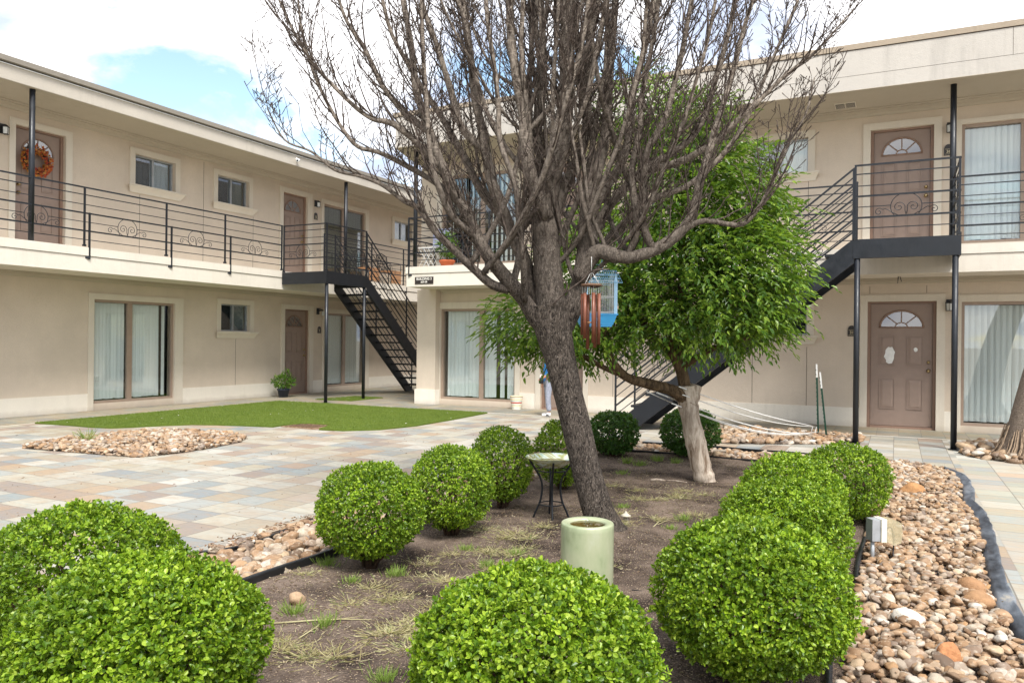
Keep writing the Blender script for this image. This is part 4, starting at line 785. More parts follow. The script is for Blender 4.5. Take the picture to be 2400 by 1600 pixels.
# ---- trees
def cr(pts, n=6):
    P = [pts[0]]+list(pts)+[pts[-1]]; out = []
    for i in range(1, len(P)-2):
        a, b, c, d = P[i-1], P[i], P[i+1], P[i+2]
        for j in range(n): t_ = j/n; out.append(.5*((2*b)+(c-a)*t_+(2*a-5*b+4*c-d)*t_*t_+(3*b-a-3*c+d)*t_**3))
    out.append(P[-2]); return out
K = 1.0204
def limb(mb, pts, w0, w1, d0, n=9, wob=.012, mat=0, seed=0, pw=1.0):
    """pts: (x, y, depth offset) in the 2352 px wide view of the photo; w: widths in the same pixels"""
    P = cr([at(x*K, y*K, d0+dz) for x, y, dz in pts], 5); k = len(P); r = []
    for i, p_ in enumerate(P):
        q = mn.noise_vector(p_*3.1+Vector((seed, 0, 0)))*wob*(i > 0); P[i] = p_+q; w = w0+(w1-w0)*(i/(k-1))**pw; r.append(w*K/2*d0/FPX*(1+.10*mn.noise(p_*9)+.12*mn.noise(p_*21)))
    mb.tube(P, r, n, mat); return P, r
MT = empty('bare_tree', (-1.78, 5.0, 0), 'large leafless leaning tree with dense upright branches in the middle of the planting bed', 'tree')
mb = MB(); D0 = 5.25
tr = [(1412, 1262, .0), (1396, 1225, .0), (1374, 1175, 0), (1352, 1100, 0), (1329, 1000, 0), (1304, 900, 0), (1285, 815, 0), (1272, 760, 0), (1262, 700, 0)]
P = cr([at(x*K, y*K, D0+d) for x, y, d in tr], 6); k = len(P)
W_ = np.interp(np.linspace(0, 1, k), [0, .06, .14, .25, .4, .6, .75, .88, 1], [150, 108, 84, 72, 67, 66, 72, 86, 98]); n = 22; vs = []
for i, p_ in enumerate(P):
    t_ = (P[min(i+1, k-1)]-P[max(i-1, 0)]).normalized(); x_ = t_.cross(Vector((0, 1, 0))).normalized(); y_ = t_.cross(x_); rad = W_[i]*K/2*D0/FPX
    for j in range(n):
        a = 2*math.pi*j/n; fl = 1+(.28*max(0, 1-i/7))*math.sin(a*5+1)*.6+.05*mn.noise(Vector((math.cos(a)*1.5, math.sin(a)*1.5, p_.z*3))); vs.append(p_+(x_*math.cos(a)+y_*math.sin(a))*rad*fl)
mb.add(vs, [(i*n+j, i*n+(j+1) % n, (i+1)*n+(j+1) % n, (i+1)*n+j) for i in range(k-1) for j in range(n)], 0, True)
for pts, w in (([(1400, 1235, 0), (1440, 1245, -.02), (1490, 1262, -.05), (1540, 1275, -.1)], 46), ([(1385, 1235, 0), (1340, 1246, -.1), (1280, 1240, -.05), (1200, 1243, 0)], 40), ([(1400, 1240, 0), (1415, 1270, -.2), (1440, 1290, -.35)], 40), ([(1400, 1225, .05), (1450, 1225, .25), (1490, 1215, .5)], 34)):
    limb(mb, pts, w, 8, D0, 8, .01)
trunk = mb.build('trunk', M['bark'], MT)
mb = MB(); LIMBS = []
def L_add(pts, w0, w1, seed=0, n=9, pw=.9, wob=.014):
    P_, r_ = limb(mb, pts, w0, w1, D0, n, wob, 0, seed, pw); LIMBS.append((P_, r_)); return P_
L_add([(1262, 770, 0), (1215, 705, -.05), (1165, 645, -.12), (1115, 575, -.18), (1080, 510, -.2), (1045, 440, -.2), (1010, 370, -.2), (985, 300, -.2), (955, 200, -.2), (945, 100, -.2), (925, 0, -.2), (910, -110, -.2)], 46, 11, 1, pw=.55)
L_add([(1170, 665, -.1), (1130, 655, -.15), (1085, 615, -.2), (1040, 570, -.25), (1000, 530, -.25), (960, 480, -.25), (925, 460, -.25), (880, 425, -.25), (830, 405, -.25), (770, 390, -.25), (720, 350, -.25), (655, 320, -.25), (615, 250, -.25)], 26, 3, 2, 7, .6)
L_add([(1255, 740, .05), (1225, 660, .1), (1195, 580, .1), (1160, 500, .15), (1130, 420, .15), (1118, 340, .2), (1095, 240, .2), (1080, 130, .2), (1062, 0, .2), (1055, -120, .2)], 42, 14, 3, pw=.7)
L_add([(1272, 740, 0), (1262, 640, 0), (1256, 560, 0), (1258, 480, 0), (1268, 400, .0), (1290, 300, .0), (1300, 200, .0), (1300, 90, .0), (1310, -30, .0), (1315, -150, 0)], 74, 20, 4)
L_add([(1258, 500, -.05), (1225, 430, -.1), (1208, 350, -.15), (1200, 250, -.15), (1180, 150, -.15), (1170, 30, -.15), (1160, -120, -.15)], 36, 15, 5)
L_add([(1265, 520, .05), (1290, 440, .1), (1330, 360, .15), (1350, 270, .2), (1345, 180, .2), (1360, 60, .2), (1368, -100, .2)], 32, 14, 6)
L_add([(1285, 760, 0), (1320, 690, 0), (1338, 610, 0), (1345, 530, 0), (1352, 450, .0), (1375, 370, .05), (1392, 280, .1), (1395, 180, .1), (1410, 60, .1), (1420, -100, .1)], 54, 15, 7, pw=.7)
L_add([(1340, 600, .05), (1370, 520, .1), (1420, 450, .15), (1480, 390, .2), (1545, 350, .2), (1600, 300, .2), (1640, 200, .25), (1670, 80, .25), (1700, -60, .25)], 28, 9, 8)
L_add([(1330, 640, -.05), (1365, 580, -.1), (1410, 588, -.15), (1450, 592, -.15), (1510, 570, -.15), (1560, 535, -.15), (1595, 480, -.15), (1612, 400, -.15), (1640, 310, -.15), (1672, 200, -.1), (1700, 100, -.1), (1740, -30, -.1)], 40, 8, 9)
L_add([(1575, 525, -.15), (1620, 505, -.2), (1700, 515, -.2), (1740, 480, -.2), (1770, 420, -.2), (1800, 350, -.2), (1850, 260, -.2), (1872, 180, -.2)], 16, 2.5, 10, 6)
L_add([(1440, 590, -.15), (1462, 540, -.2), (1455, 460, -.2), (1452, 380, -.22), (1470, 300, -.22), (1480, 200, -.22), (1500, 80, -.22), (1520, -60, -.22)], 18, 9, 11, 7)
L_add([(1500, 572, -.15), (1478, 520, -.2), (1478, 440, -.22), (1485, 350, -.25), (1530, 260, -.25), (1560, 150, -.25), (1590, 0, -.25), (1605, -110, -.25)], 20, 9, 12, 7)
L_add([(1350, 500, .05), (1400, 420, .15), (1440, 340, .2), (1452, 240, .25), (1475, 130, .3), (1500, 0, .3), (1520, -120, .3)], 26, 10, 13)
L_add([(1480, 392, .2), (1560, 372, .1), (1640, 330, .05), (1700, 270, 0), (1760, 215, 0), (1830, 150, 0), (1890, 100, 0), (1965, 20, 0)], 20, 3, 14, 6)
L_add([(1095, 545, -.2), (1040, 500, -.3), (1010, 440, -.35), (990, 360, -.35), (980, 250, -.35), (972, 120, -.35), (968, -40, -.35)], 16, 8, 15, 6)
L_add([(1015, 385, -.2), (960, 330, -.25), (900, 285, -.3), (850, 270, -.3), (800, 230, -.3), (740, 170, -.3), (690, 100, -.3), (640, 0, -.3), (610, -90, -.3)], 16, 4, 16, 6)
L_add([(985, 300, -.2), (930, 260, -.1), (880, 200, -.05), (840, 120, 0), (790, 30, 0), (760, -80, 0)], 18, 5, 17, 6)
L_add([(1118, 350, .2), (1060, 290, .25), (1030, 200, .3), (1000, 100, .3), (960, -20, .3), (945, -120, .3)], 22, 9, 18, 7)
L_add([(1160, 500, .15), (1105, 440, .3), (1065, 360, .4), (1020, 280, .45), (960, 190, .5), (900, 80, .5), (860, -60, .5)], 24, 8, 19, 7)
L_add([(1240, 700, .1), (1235, 600, .35), (1230, 500, .5), (1235, 400, .6), (1240, 280, .6), (1250, 130, .6), (1240, -60, .6)], 28, 11, 20)
L_add([(1205, 690, -.12), (1202, 620, -.25), (1196, 540, -.3), (1185, 430, -.3), (1150, 330, -.3), (1142, 230, -.3), (1125, 100, -.3), (1110, -60, -.3)], 15, 9, 21, 6)
L_add([(1300, 700, .1), (1360, 600, .4), (1420, 520, .55), (1500, 460, .6), (1590, 420, .65), (1680, 330, .7), (1740, 220, .7), (1790, 100, .7), (1850, -40, .7)], 24, 6, 22, 7)
L_add([(1060, 470, -.2), (1000, 420, -.1), (930, 380, 0), (870, 350, 0), (815, 330, 0), (760, 250, 0), (720, 170, 0), (690, 60, 0), (680, -60, 0)], 17, 4, 23, 6)
rg = random.Random(12)
FK = at(1262*K, 700*K, D0)
for i in range(28):       # more upright leaders filling the crown all round
    a = rg.uniform(0, 2*math.pi); rr_ = rg.uniform(.05, .85); top = FK+Vector((math.cos(a)*1.75*rr_, math.sin(a)*1.55*rr_, rg.uniform(3.3, 4.3)-rr_*.7)); src = rg.choice(LIMBS[:9]); ii = rg.randint(5, 18) if len(src[0]) > 20 else 4
    s0 = src[0][min(ii, len(src[0])-1)]; hz = Vector((top.x-s0.x, top.y-s0.y, 0)); m1 = s0+hz*.38+Vector((0, 0, .45)); m2 = s0+hz*.68+Vector((0, 0, 1.3)); m3 = s0.lerp(top, .75)+hz*.08
    P_ = cr([s0, m1, m2, m3, top], 5); P_ = [p_+mn.noise_vector(p_*2.3+Vector((i, 0, 0)))*.035*min(1, j/3) for j, p_ in enumerate(P_)]; w = rg.uniform(.012, .025)*(1.15-.3*rr_); r_ = [w*(1-.66*j/(len(P_)-1)) for j in range(len(P_))]; mb.tube(P_, r_, 7); LIMBS.append((P_, r_))
mb.build('limbs', M['limb'], MT)
tw = MB(); SH = []
axis = at(1262*K, 500*K, D0); ax = Vector((axis.x, axis.y, 0))
def shoot(p0, dr, ln, r0, depth=0):
    k = max(4, int(ln/.075)); P_ = [p0]; d = dr.copy()
    for i in range(k):
        d = (d+Vector((rg.gauss(0, .14), rg.gauss(0, .14), rg.gauss(0, .10)+.17))).normalized(); P_.append(P_[-1]+d*ln/k)
    r_ = [max(.0013, r0*(1-.75*i/k)) for i in range(k+1)]; r_[-1] = .0032 if rg.random() < .7 else .002
    tw.tube(P_, r_, 5 if r0 > .005 else 4, cap=False); return P_, r_
for li, (P_, r_) in enumerate(LIMBS):
    acc = 0
    for i in range(3, len(P_)):
        acc += (P_[i]-P_[i-1]).length; zc = P_[i].z
        if zc < 1.75 or zc > 5.3: continue
        while acc > 0:
            acc -= rg.uniform(.04, .09)*(1 if zc < 3.9 else 2.2); t_ = (P_[i]-P_[i-1]).normalized(); rd = (Vector((P_[i].x, P_[i].y, 0))-ax); 
            if rd.length < .55 and rg.random() < .5: continue
            rd = rd.normalized() if rd.length > .05 else Vector((1, 0, 0))
            an = rg.uniform(0, 6.28); rnd = Vector((math.cos(an), math.sin(an), 0)); dr = (t_*.60+rd*.25+rnd*.62+Vector((0, 0, .35))).normalized(); ln = rg.uniform(.16, .75)*(1-.25*(zc > 4)); SH.append(shoot(P_[i], dr, ln, min(r_[i]*.5, .0062)))
cnt = 0
for P_, r_ in list(SH):
    if len(P_) > 5 and P_[0].z < 4.4:
        for _ in range(2 if len(P_) > 7 else 1):
            i = rg.randint(1, len(P_)-3); an = rg.uniform(0, 6.28); t_ = (P_[i+1]-P_[i]).normalized(); SH.append(shoot(P_[i], (t_*.6+Vector((math.cos(an), math.sin(an), .2))*.7).normalized(), rg.uniform(.12, .42), max(.0022, r_[i]*.6)))
for P_, r_ in list(SH):
    for i in range(1, len(P_)):
        for _ in range(2):
            if rg.random() < .38:
                an = rg.uniform(0, 6.28); t_ = (P_[i]-P_[i-1]).normalized(); dr = (t_*.6+Vector((math.cos(an), math.sin(an), .1))*.8).normalized(); ln = rg.uniform(.02, .17); q = P_[i].lerp(P_[i-1], rg.random()); mid = q+dr*ln*.5; d2 = (dr+Vector((rg.gauss(0, .35), rg.gauss(0, .35), .35))).normalized(); e_ = mid+d2*ln*.5
                tw.tube([q, mid, e_-d2*.006, e_], [.0024, .0019, .0034, .0013], 3, cap=False); cnt += 1
                if ln > .08:
                    for s in (-1, 1): dd = (d2+Vector((rg.gauss(0, .6), rg.gauss(0, .6), rg.gauss(0, .3)))).normalized(); tw.tube([mid, mid+dd*.025, mid+dd*.035], [.0016, .0024, .001], 3, cap=False)
for pts in ([(1270, 700, -.16), (1300, 672, -.2), (1335, 645, -.22), (1362, 622, -.24), (1400, 618, -.24)], [(1345, 645, -.22), (1362, 660, -.24), (1385, 655, -.25)], [(1296, 676, -.2), (1302, 655, -.22), (1290, 640, -.22)]): limb(tw, pts, 5, 3, D0, 5, .006)
tw.build('twigs', M['twig'], MT, recalc=False)
print('twigs', cnt, len(SH), len(tw.f))
# ---- green tree
GT = empty('green_tree', (-1.68, 7.45, 0), 'green leafy tree on a pale cut back trunk, held by cords to two stakes', 'tree'); DG = 7.35
mb = MB(); limb(mb, [(1622, 1112, 0), (1614, 1085, 0), (1603, 1040, 0), (1590, 980, 0), (1580, 925, 0), (1577, 885, 0)], 54, 44, DG, 14, .006, pw=.25); limb(mb, [(1581, 930, 0), (1590, 905, .02), (1597, 884, .03)], 46, 30, DG, 12, .004)
tk = mb.build('trunk', M['bark2'], GT); mb = MB()
for p_, a, b in (([(1580, 920, -.02), (1545, 898, -.05), (1490, 882, -.1), (1440, 865, -.15), (1402, 825, -.2), (1390, 780, -.2), (1395, 700, -.2)], 30, 14), ([(1450, 868, -.12), (1400, 850, -.2), (1350, 822, -.3), (1300, 790, -.35), (1240, 760, -.4)], 14, 6), ([(1574, 905, 0), (1562, 850, 0), (1540, 805, 0), (1490, 765, .05), (1450, 690, .1), (1440, 600, .1)], 30, 13), ([(1550, 825, 0), (1590, 750, .05), (1640, 660, .05), (1680, 560, .1), (1690, 450, .1)], 30, 10), ([(1540, 805, 0), (1560, 700, -.1), (1570, 580, -.1), (1570, 420, -.1), (1560, 300, -.1)], 24, 8), ([(1600, 740, 0), (1700, 700, -.2), (1790, 660, -.3)], 16, 6), ([(1390, 780, -.2), (1320, 720, -.3), (1220, 700, -.35)], 14, 6), ([(1562, 850, 0), (1640, 800, -.25), (1740, 770, -.35)], 16, 5)):
    limb(mb, p_, a, b, DG, 9, .012, seed=a)
mb.build('limbs', M['bark3'], GT)
EL = [(1590, 350, 130, 120, 0), (1670, 445, 120, 125, -.1), (1560, 480, 190, 160, 0), (1705, 570, 135, 120, -.15), (1450, 600, 170, 150, 0), (1620, 640, 200, 150, -.25), (1705, 680, 115, 90, -.2), (1590, 735, 170, 60, -.1), (1700, 745, 110, 48, -.2), (1450, 735, 130, 70, -.1), (1340, 650, 110, 110, 0), (1255, 730, 105, 75, -.2), (1200, 735, 78, 66, -.25), (1290, 790, 80, 40, -.2), (1350, 775, 90, 42, -.1), (1480, 250, 90, 80, .1), (1600, 290, 80, 70, 0), (1770, 600, 55, 60, -.2), (1765, 500, 50, 45, -.1), (1750, 690, 60, 55, -.2)]
r = np.random.RandomState(77); Pl = []; Dl = []; NL_ = []; sc2 = MB()
tot = sum(e[2]*e[3] for e in EL)
camp = np.array([0, 0, CAMH])
for ei, (x, y, a, b, dz) in enumerate(EL):
    c = np.array(at(x*K, y*K, DG+dz)); s = K*DG/FPX; ra = np.array([a*s, min(a, 170)*s*.95, b*s])*.92; n = int(6200*(a*b)/tot)+25
    for i in range(n):
        v = nrm(r.normal(0, 1, (1, 3)))[0]; q = (r.uniform(.80, 1.06) if r.rand() < .72 else r.uniform(.35, .8)); q = q if r.rand() > .07 else r.uniform(1.05, 1.28); lum = 1+.30*mn.noise(Vector(v*2.9)+Vector((ei*3.1, 0, 0))); p0 = c+v*ra*q*lum
        d = nrm((v*np.array([1, 1, .45])+np.array([0, 0, -.15])+r.normal(0, .35, 3))[None])[0]; ln = r.uniform(.12, .24); side = nrm(np.cross(d, [0, 0, 1.])[None])[0]; up = np.cross(side, d)
        nl = 7
        for j in range(nl):
            t_ = j/(nl-1); base = p0+d*ln*t_+np.array([0, 0, -.05*t_*t_]); sg_ = 1 if j % 2 else -1; dd = d*(.55+.5*t_)+side*sg_*(.8-.6*t_)+np.array([0, 0, -.25])+r.normal(0, .18, 3); Pl.append(base); Dl.append(dd); NL_.append(up+r.normal(0, .35, 3))
Pl = np.array(Pl); Dl = np.array(Dl); NL_ = np.array(NL_); ln = r.uniform(.042, .072, len(Pl)); leaves('crown', Pl, Dl, NL_, ln, ln*r.uniform(.36, .48, len(Pl)), M['leaf'], GT, 'lance'); print('green leaves', len(Pl))
# cords to the stakes
for i, (x0, y0, d0, x1, y1, th) in enumerate(((1592, 906, 7.3, 1905, 998, .006), (1600, 925, 7.25, 1912, 1000, .005), (1540, 920, 7.15, 1915, 1018, .007), (1575, 945, 7.25, 1918, 1012, .006), (1515, 917, 7.2, 1910, 1016, .005))):
    m = MB(); a = at(x0*1.0, y0*1.0, d0); b = at(x1, y1, 11.25); 
    a = at(x0, y0, 7.12); m.tube([a.lerp(b, t_)+Vector((0, 0, -.10*math.sin(math.pi*t_)*(.4+.3*i))) for t_ in frange(0, 1, 14)], th, 5)
    o = m.build('tie_cord', M['white']); o['label'] = ['pale guy cord, the uppermost one from the cut trunk to the stakes', 'pale guy cord just below the uppermost one', 'thick sagging pale cord from the low limb to the stakes', 'pale cord from the trunk wound lowest around the stakes', 'thin pale cord tied round the low horizontal limb'][i]; tag(o, None, 'cord', 'cords between the green tree and the stakes')
# ---- tree at the right edge
RT = empty('palm_trunk_tree', (1.50, 11.0, 0), 'thick tree trunk with a fibrous flared foot at the right edge of the photo', 'tree'); mb = MB(); P = [Vector((1.45+.06*z+.075*z*z, 11.0, z-.03)) for z in (0, .08, .18, .32, .5, .8, 1.2, 1.8, 2.5, 3.4, 4.4)]; rr2 = [.42, .36, .315, .285, .265, .245, .23, .215, .20, .18, .15]; mb.tube(cr(P, 3), list(np.interp(np.linspace(0, 10, 31), range(11), rr2)), 20); mb.build('trunk', bark('ringed_bark', rgb('5b5047'), rgb('98897a'), 14, 1.8, .7), RT)
mb = MB(); rg = random.Random(4)
for i in range(170):
    a = rg.uniform(0, 6.28); z0 = rg.uniform(.1, .42); r0 = float(np.interp(z0, [0, .08, .18, .32, .5], [.42, .36, .315, .285, .265]))-.01; r1 = rg.uniform(.40, .47); c0 = 1.455; mb.tube([(c0+r0*math.cos(a), 11+r0*math.sin(a), z0), (c0+(r0*.4+r1*.55)*math.cos(a+.05), 11+(r0*.4+r1*.55)*math.sin(a+.05), z0*.45), (c0+r1*math.cos(a), 11+r1*math.sin(a), .0)], [.006, .009, .005], 4, cap=False)
mb.build('aerial_roots', bark('root_fibre', rgb('6d5c4c'), rgb('b09a82'), 20, .3, .4), RT)
mb = MB()
for i in range(6):
    a = i*1.05+.3; p0 = P[-1]-Vector((0, 0, .2)); mb.tube(cr([p0, p0+Vector((.3*math.cos(a), .3*math.sin(a), .5)), p0+Vector((.7*math.cos(a), .7*math.sin(a), 1.3)), p0+Vector((.9*math.cos(a), .9*math.sin(a), 2.2))], 4), list(np.linspace(.07, .015, 13)), 8)
mb.build('limbs', M['limb'], RT)
# ================================================================== SMALL THINGS
# round fountain
fc = at(1376, 1300, 4.14); fx, fy = fc.x, fc.y; ft = empty('round_fountain', (fx, fy, 0), 'tall round pale green glazed fountain with water bubbling in its top', 'fountain')
t = NT('celadon_glaze'); a = t.noise(7, 6, .6, t.mapv((1, 1, .45))); k = t.ramp(a, (.3, rgb('7f8a68')), (.42, rgb('98a180')), (.55, rgb('a4a98a')), (.68, rgb('aeb29a')), (.8, rgb('c3c5b2'))); t.bump(t.noise(30, 4), .08, .004); glz = t.set(k, .32, spec=.5)
m = MB(); m.lathe([(0, 0), (.134, 0), (.139, .006), (.142, .05), (.1425, .335), (.142, .359), (.139, .366), (.132, .369), (.108, .366), (.100, .363), (.097, .353), (.096, .27)], (fx, fy, 0), 56); m.build('body', glz, ft)
m = MB(); m.lathe([(.0965, .275), (.0, .276)], (fx, fy, 0), 40); m.build('basin_floor', simple('rusty_basin', rgb('5a4426'), .6, sc=30), ft)
t = NT('basin_water'); t.bump(t.noise(60, 3), .25, .004); gl = t.new('BsdfGlossy'); gl.inputs[1].default_value = .02; tr_ = t.new('BsdfTransparent'); tr_.inputs[0].default_value = (.62, .5, .3, 1); mx = t.new('MixShader'); fr = t.new('Fresnel'); fr.inputs[0].default_value = 1.33; t.l(fr.outputs[0], mx.inputs[0]); t.l(tr_.outputs[0], mx.inputs[1]); t.l(gl.outputs[0], mx.inputs[2]); t.l(mx.outputs[0], t.out.inputs[0]); wat = t.m
m = MB(); m.lathe([(.0965, .354), (.02, .354), (.0, .355)], (fx, fy, 0), 48); m.build('water', wat, ft)
m = MB(); rg = random.Random(2); m.lathe([(.017, .353), (.014, .362), (.016, .374), (.010, .385), (0, .388)], (fx, fy, 0), 14)
for i in range(14): a = rg.uniform(0, 6.28); q = rg.uniform(.008, .03); m.lathe([(0, 0), (.003, .002), (.003, .005), (0, .007)], (fx+q*math.cos(a), fy+q*math.sin(a), .352+rg.uniform(0, .02)), 6)
m.build('bubbling_jet', M['clear'], ft)
# birdbath
bx, by = -2.30, 5.26; bz = .475; bb = empty('glass_birdbath', (bx, by, 0), 'shallow green glass birdbath bowl on a curved black iron stand beside the trunk', 'birdbath')
t = NT('swirled_glass'); wv = t.noise(3.2, 5, .6, None, 2.2); k = t.ramp(wv, (.35, rgb('b5d3c0')), (.45, rgb('dfe6cf')), (.52, rgb('a9a85a')), (.6, rgb('dcebe4')), (.7, rgb('93b79c'))); sgl = t.set(k, .06, spec=.8, **{'Transmission Weight': .2, 'Coat Weight': .5})
m = MB(); m.lathe([(0, -.075), (.06, -.074), (.11, -.058), (.15, -.030), (.178, -.006), (.195, .004), (.197, .008), (.190, .009), (.172, .0), (.145, -.022), (.105, -.048), (.06, -.064), (0, -.066)], (bx, by, bz), 56); m.build('bowl', sgl, bb)
m = MB(); m.lathe([(0, -.028), (.138, -.028)], (bx, by, bz), 40); m.build('water', wat, bb)
for i in range(4):
    a = math.pi/2*i+.5; c_, s_ = math.cos(a), math.sin(a); m = MB(); m.tube(cr([Vector((bx+q*c_, by+q*s_, z)) for q, z in ((.165, .46), (.135, .41), (.085, .33), (.068, .25), (.082, .15), (.12, .06), (.145, -.01))], 5), .008, 7); m.build('leg', M['black'], bb)
m = MB()
for z, q in ((.385, .118), (.13, .09)): m.tube([Vector((bx+q*math.cos(b), by+q*math.sin(b), z)) for b in frange(0, 2*math.pi, 28)], .005, 6)
m.build('ring', M['black'], bb)
# pagoda ornament
px_, py_ = -1.73, 5.30; pg = empty('stone_pagoda_lantern', (px_, py_, 0), 'tiny pale stone pagoda lantern behind the foot of the leaning trunk', 'ornament')
stm = simple('weathered_stone', rgb('b9b2a0'), .85, sc=20, bump=.5)
m = MB(); m.lathe([(0, .02), (.026, .02), (.028, .045), (.014, .048), (.013, .065), (.024, .068), (.024, .073)], (px_, py_, 0), 12); m.build('base', stm, pg)
m = MB(); m.lathe([(.016, .073), (.016, .092)], (px_, py_, 0), 8); m.lathe([(0, .092), (.036, .092), (.038, .097), (.020, .108), (.009, .118), (.010, .123), (.0, .13)], (px_, py_, 0), 12); m.build('roof', stm, pg)
# bird cage
cg0 = at(1397, 700, 5.62); cx, cy, cz = cg0; cage = empty('bird_cage', (cx, cy, cz), 'blue wire bird cage with house roof hanging under the right limb', 'bird cage')
blue = simple('sky_blue_plastic', rgb('3fa9e6'), .4, spec=.5, var=.06); lb = simple('pale_blue_wire', rgb('8fc6ea'), .4, var=.06); lbp = simple('pale_blue_panel', rgb('a9d2ee'), .4, var=.05)
e1 = Vector((math.cos(YAW+.25), math.sin(YAW+.25), 0)); e2 = Vector((-math.sin(YAW+.25), math.cos(YAW+.25), 0)); s_ = 5.62/FPX
CGP = lambda x, y, z: Vector((cx, cy, cz))+e1*x+e2*y+Vector((0, 0, z))
w2, d2 = .122, .10; zb, zm, zt = -.128, .03+.06, .205
m = MB(); k = 1.1
for z0, z1, k0, k1 in ((-.205, -.19, .78, .80), (-.19, -.175, .84, .86), (-.175, -.12, .88, 1.02), (-.12, -.112, 1.08, 1.08)):
    vs = [CGP(sx*w2*k_, sy*d2*k_, z) for z, k_ in ((z0, k0), (z1, k1)) for sx, sy in ((-1, -1), (1, -1), (1, 1), (-1, 1))]; m.add(vs, [(0,1,2,3),(7,6,5,4),(0,1,5,4),(1,2,6,5),(2,3,7,6),(3,0,4,7)])
m.build('tray', blue, cage)
m = MB(); ze = .125
def wire(a, b, r_=.0014): m.tube([a, b], r_, 4, cap=False)
for i in range(15): x = -w2+2*w2*i/14; [wire(CGP(x, sy*d2, -.112), CGP(x, sy*d2, ze)) for sy in (-1, 1)]
for i in range(11): y = -d2+2*d2*i/10; [wire(CGP(sx*w2, y, -.112), CGP(sx*w2, y, ze+.075*(1-abs(y)/d2))) for sx in (-1, 1)]
for z in (-.10, .012, ze): [wire(CGP(-w2, sy*d2, z), CGP(w2, sy*d2, z), .0022) for sy in (-1, 1)]; [wire(CGP(sx*w2, -d2, z), CGP(sx*w2, d2, z), .0022) for sx in (-1, 1)]
m.build('wire_walls', M['white'], cage)
m = MB()
for i in range(21):
    x = -w2*1.3+2.6*w2*i/20
    for sy in (-1, 1): wire(CGP(x, 0, ze+.085), CGP(x, sy*d2*1.18, ze-.012), .0016)
for t_ in (0, .33, .66, 1.0):
    for sy in (-1, 1): wire(CGP(-w2*1.3, sy*d2*1.18*t_, ze+.085-.097*t_), CGP(w2*1.3, sy*d2*1.18*t_, ze+.085-.097*t_), .0022)
m.build('wire_roof', lb, cage)
for sx in (-1, 1):
    m = MB()
    for x0, x1 in ((w2-.022, w2+.004),): m.add([CGP(sx*x0, -d2-.003, -.112), CGP(sx*x1, -d2-.003, -.112), CGP(sx*x1, -d2-.003, ze), CGP(sx*(x0+x1)/2, -d2-.003, ze+.06), CGP(sx*x0, -d2-.003, ze)]+[CGP(sx*x0, -d2+.002, -.112), CGP(sx*x1, -d2+.002, -.112), CGP(sx*x1, -d2+.002, ze), CGP(sx*(x0+x1)/2, -d2+.002, ze+.06), CGP(sx*x0, -d2+.002, ze)], [(0,1,2,3,4),(9,8,7,6,5)]+[(i, (i+1) % 5, 5+(i+1) % 5, 5+i) for i in range(5)])
    m.build('corner_panel', lbp, cage)
m = MB(); m.tube([CGP(-.03, 0, ze+.085), CGP(-.03, 0, ze+.125), CGP(.03, 0, ze+.125), CGP(.03, 0, ze+.085)], .0022, 5); m.tube([CGP(.05, 0, ze+.085), CGP(.04, .0, ze+.14), CGP(.03, -.06, ze+.25)], .0028, 5); m.build('hanger', lb, cage)
m = MB(); x0 = w2+.002; q = [(x0, -.075), (x0+.035, -.075), (x0+.035, -.035), (x0+.03, -.03), (x0, .02)]; m.add([CGP(a, -.05, b) for a, b in q]+[CGP(a, .02, b) for a, b in q], [(0,1,2,3,4),(9,8,7,6,5)]+[(i, (i+1) % 5, 5+(i+1) % 5, 5+i) for i in range(5)]); fd = m.build('seed_feeder', M['clear'], cage)
m = MB(); m.add([CGP(x0+.002, -.048, -.073), CGP(x0+.033, -.048, -.073), CGP(x0+.033, .018, -.073), CGP(x0+.002, .018, -.073), CGP(x0+.002, -.048, -.05), CGP(x0+.033, -.048, -.052), CGP(x0+.033, .018, -.052), CGP(x0+.002, .018, -.05)], [(0,3,2,1),(4,5,6,7),(0,1,5,4),(1,2,6,5),(2,3,7,6),(3,0,4,7)]); m.build('seed', simple('bird_seed', rgb('c9a267'), .9), fd)
# wind chime
wc = at(1386, 668, 5.02); ch = empty('wind_chime', wc, 'wind chime of six copper coloured tubes hanging in front of the blue bird cage', 'wind chime'); wood = simple('driftwood', rgb('6f5340'), .8, sc=30, bump=.5); cop = simple('copper_tube', rgb('70412e'), .42, .1, var=.15, sc=20)
m = MB(); m.lathe([(0, .006), (.066, .005), (.070, 0), (.066, -.007), (0, -.008)], wc, 20); m.build('top_disc', wood, ch)
m = MB(); tp = at(1386, 610, 5.05)
for i in range(3): a = i*2.1; m.tube([wc+Vector((.055*math.cos(a), .055*math.sin(a), .004)), wc+Vector((0, 0, .09)), ], .0012, 4)
m.tube([wc+Vector((0, 0, .09)), Vector((wc.x, wc.y, tp.z+.02))], .0015, 4); m.tube([wc, wc+Vector((0, 0, -.30))], .001, 4); m.build('cord', M['white'], ch)
ex = Vector((math.cos(YAW), math.sin(YAW), 0)); ey = Vector((-math.sin(YAW), math.cos(YAW), 0))
for i, (x, y, top, ln) in enumerate(((-.056, .01, -.058, .27), (-.044, -.03, -.055, .295), (-.016, .045, -.060, .36), (.010, -.045, -.053, .325), (.030, .035, -.060, .35), (.050, -.01, -.055, .335))):
    m = MB(); p0 = wc+ex*x+ey*y; a = p0+Vector((0, 0, top)); b = a-Vector((0, 0, ln)); m.tube([a, b], .0115, 14); m.lathe([(.0, .001), (.006, .001)], a, 8); tb = m.build('chime_tube', cop, ch)
    m = MB(); m.tube([a, p0-Vector((0, 0, .006))], .0008, 4); m.build('tube_string', M['white'], tb)
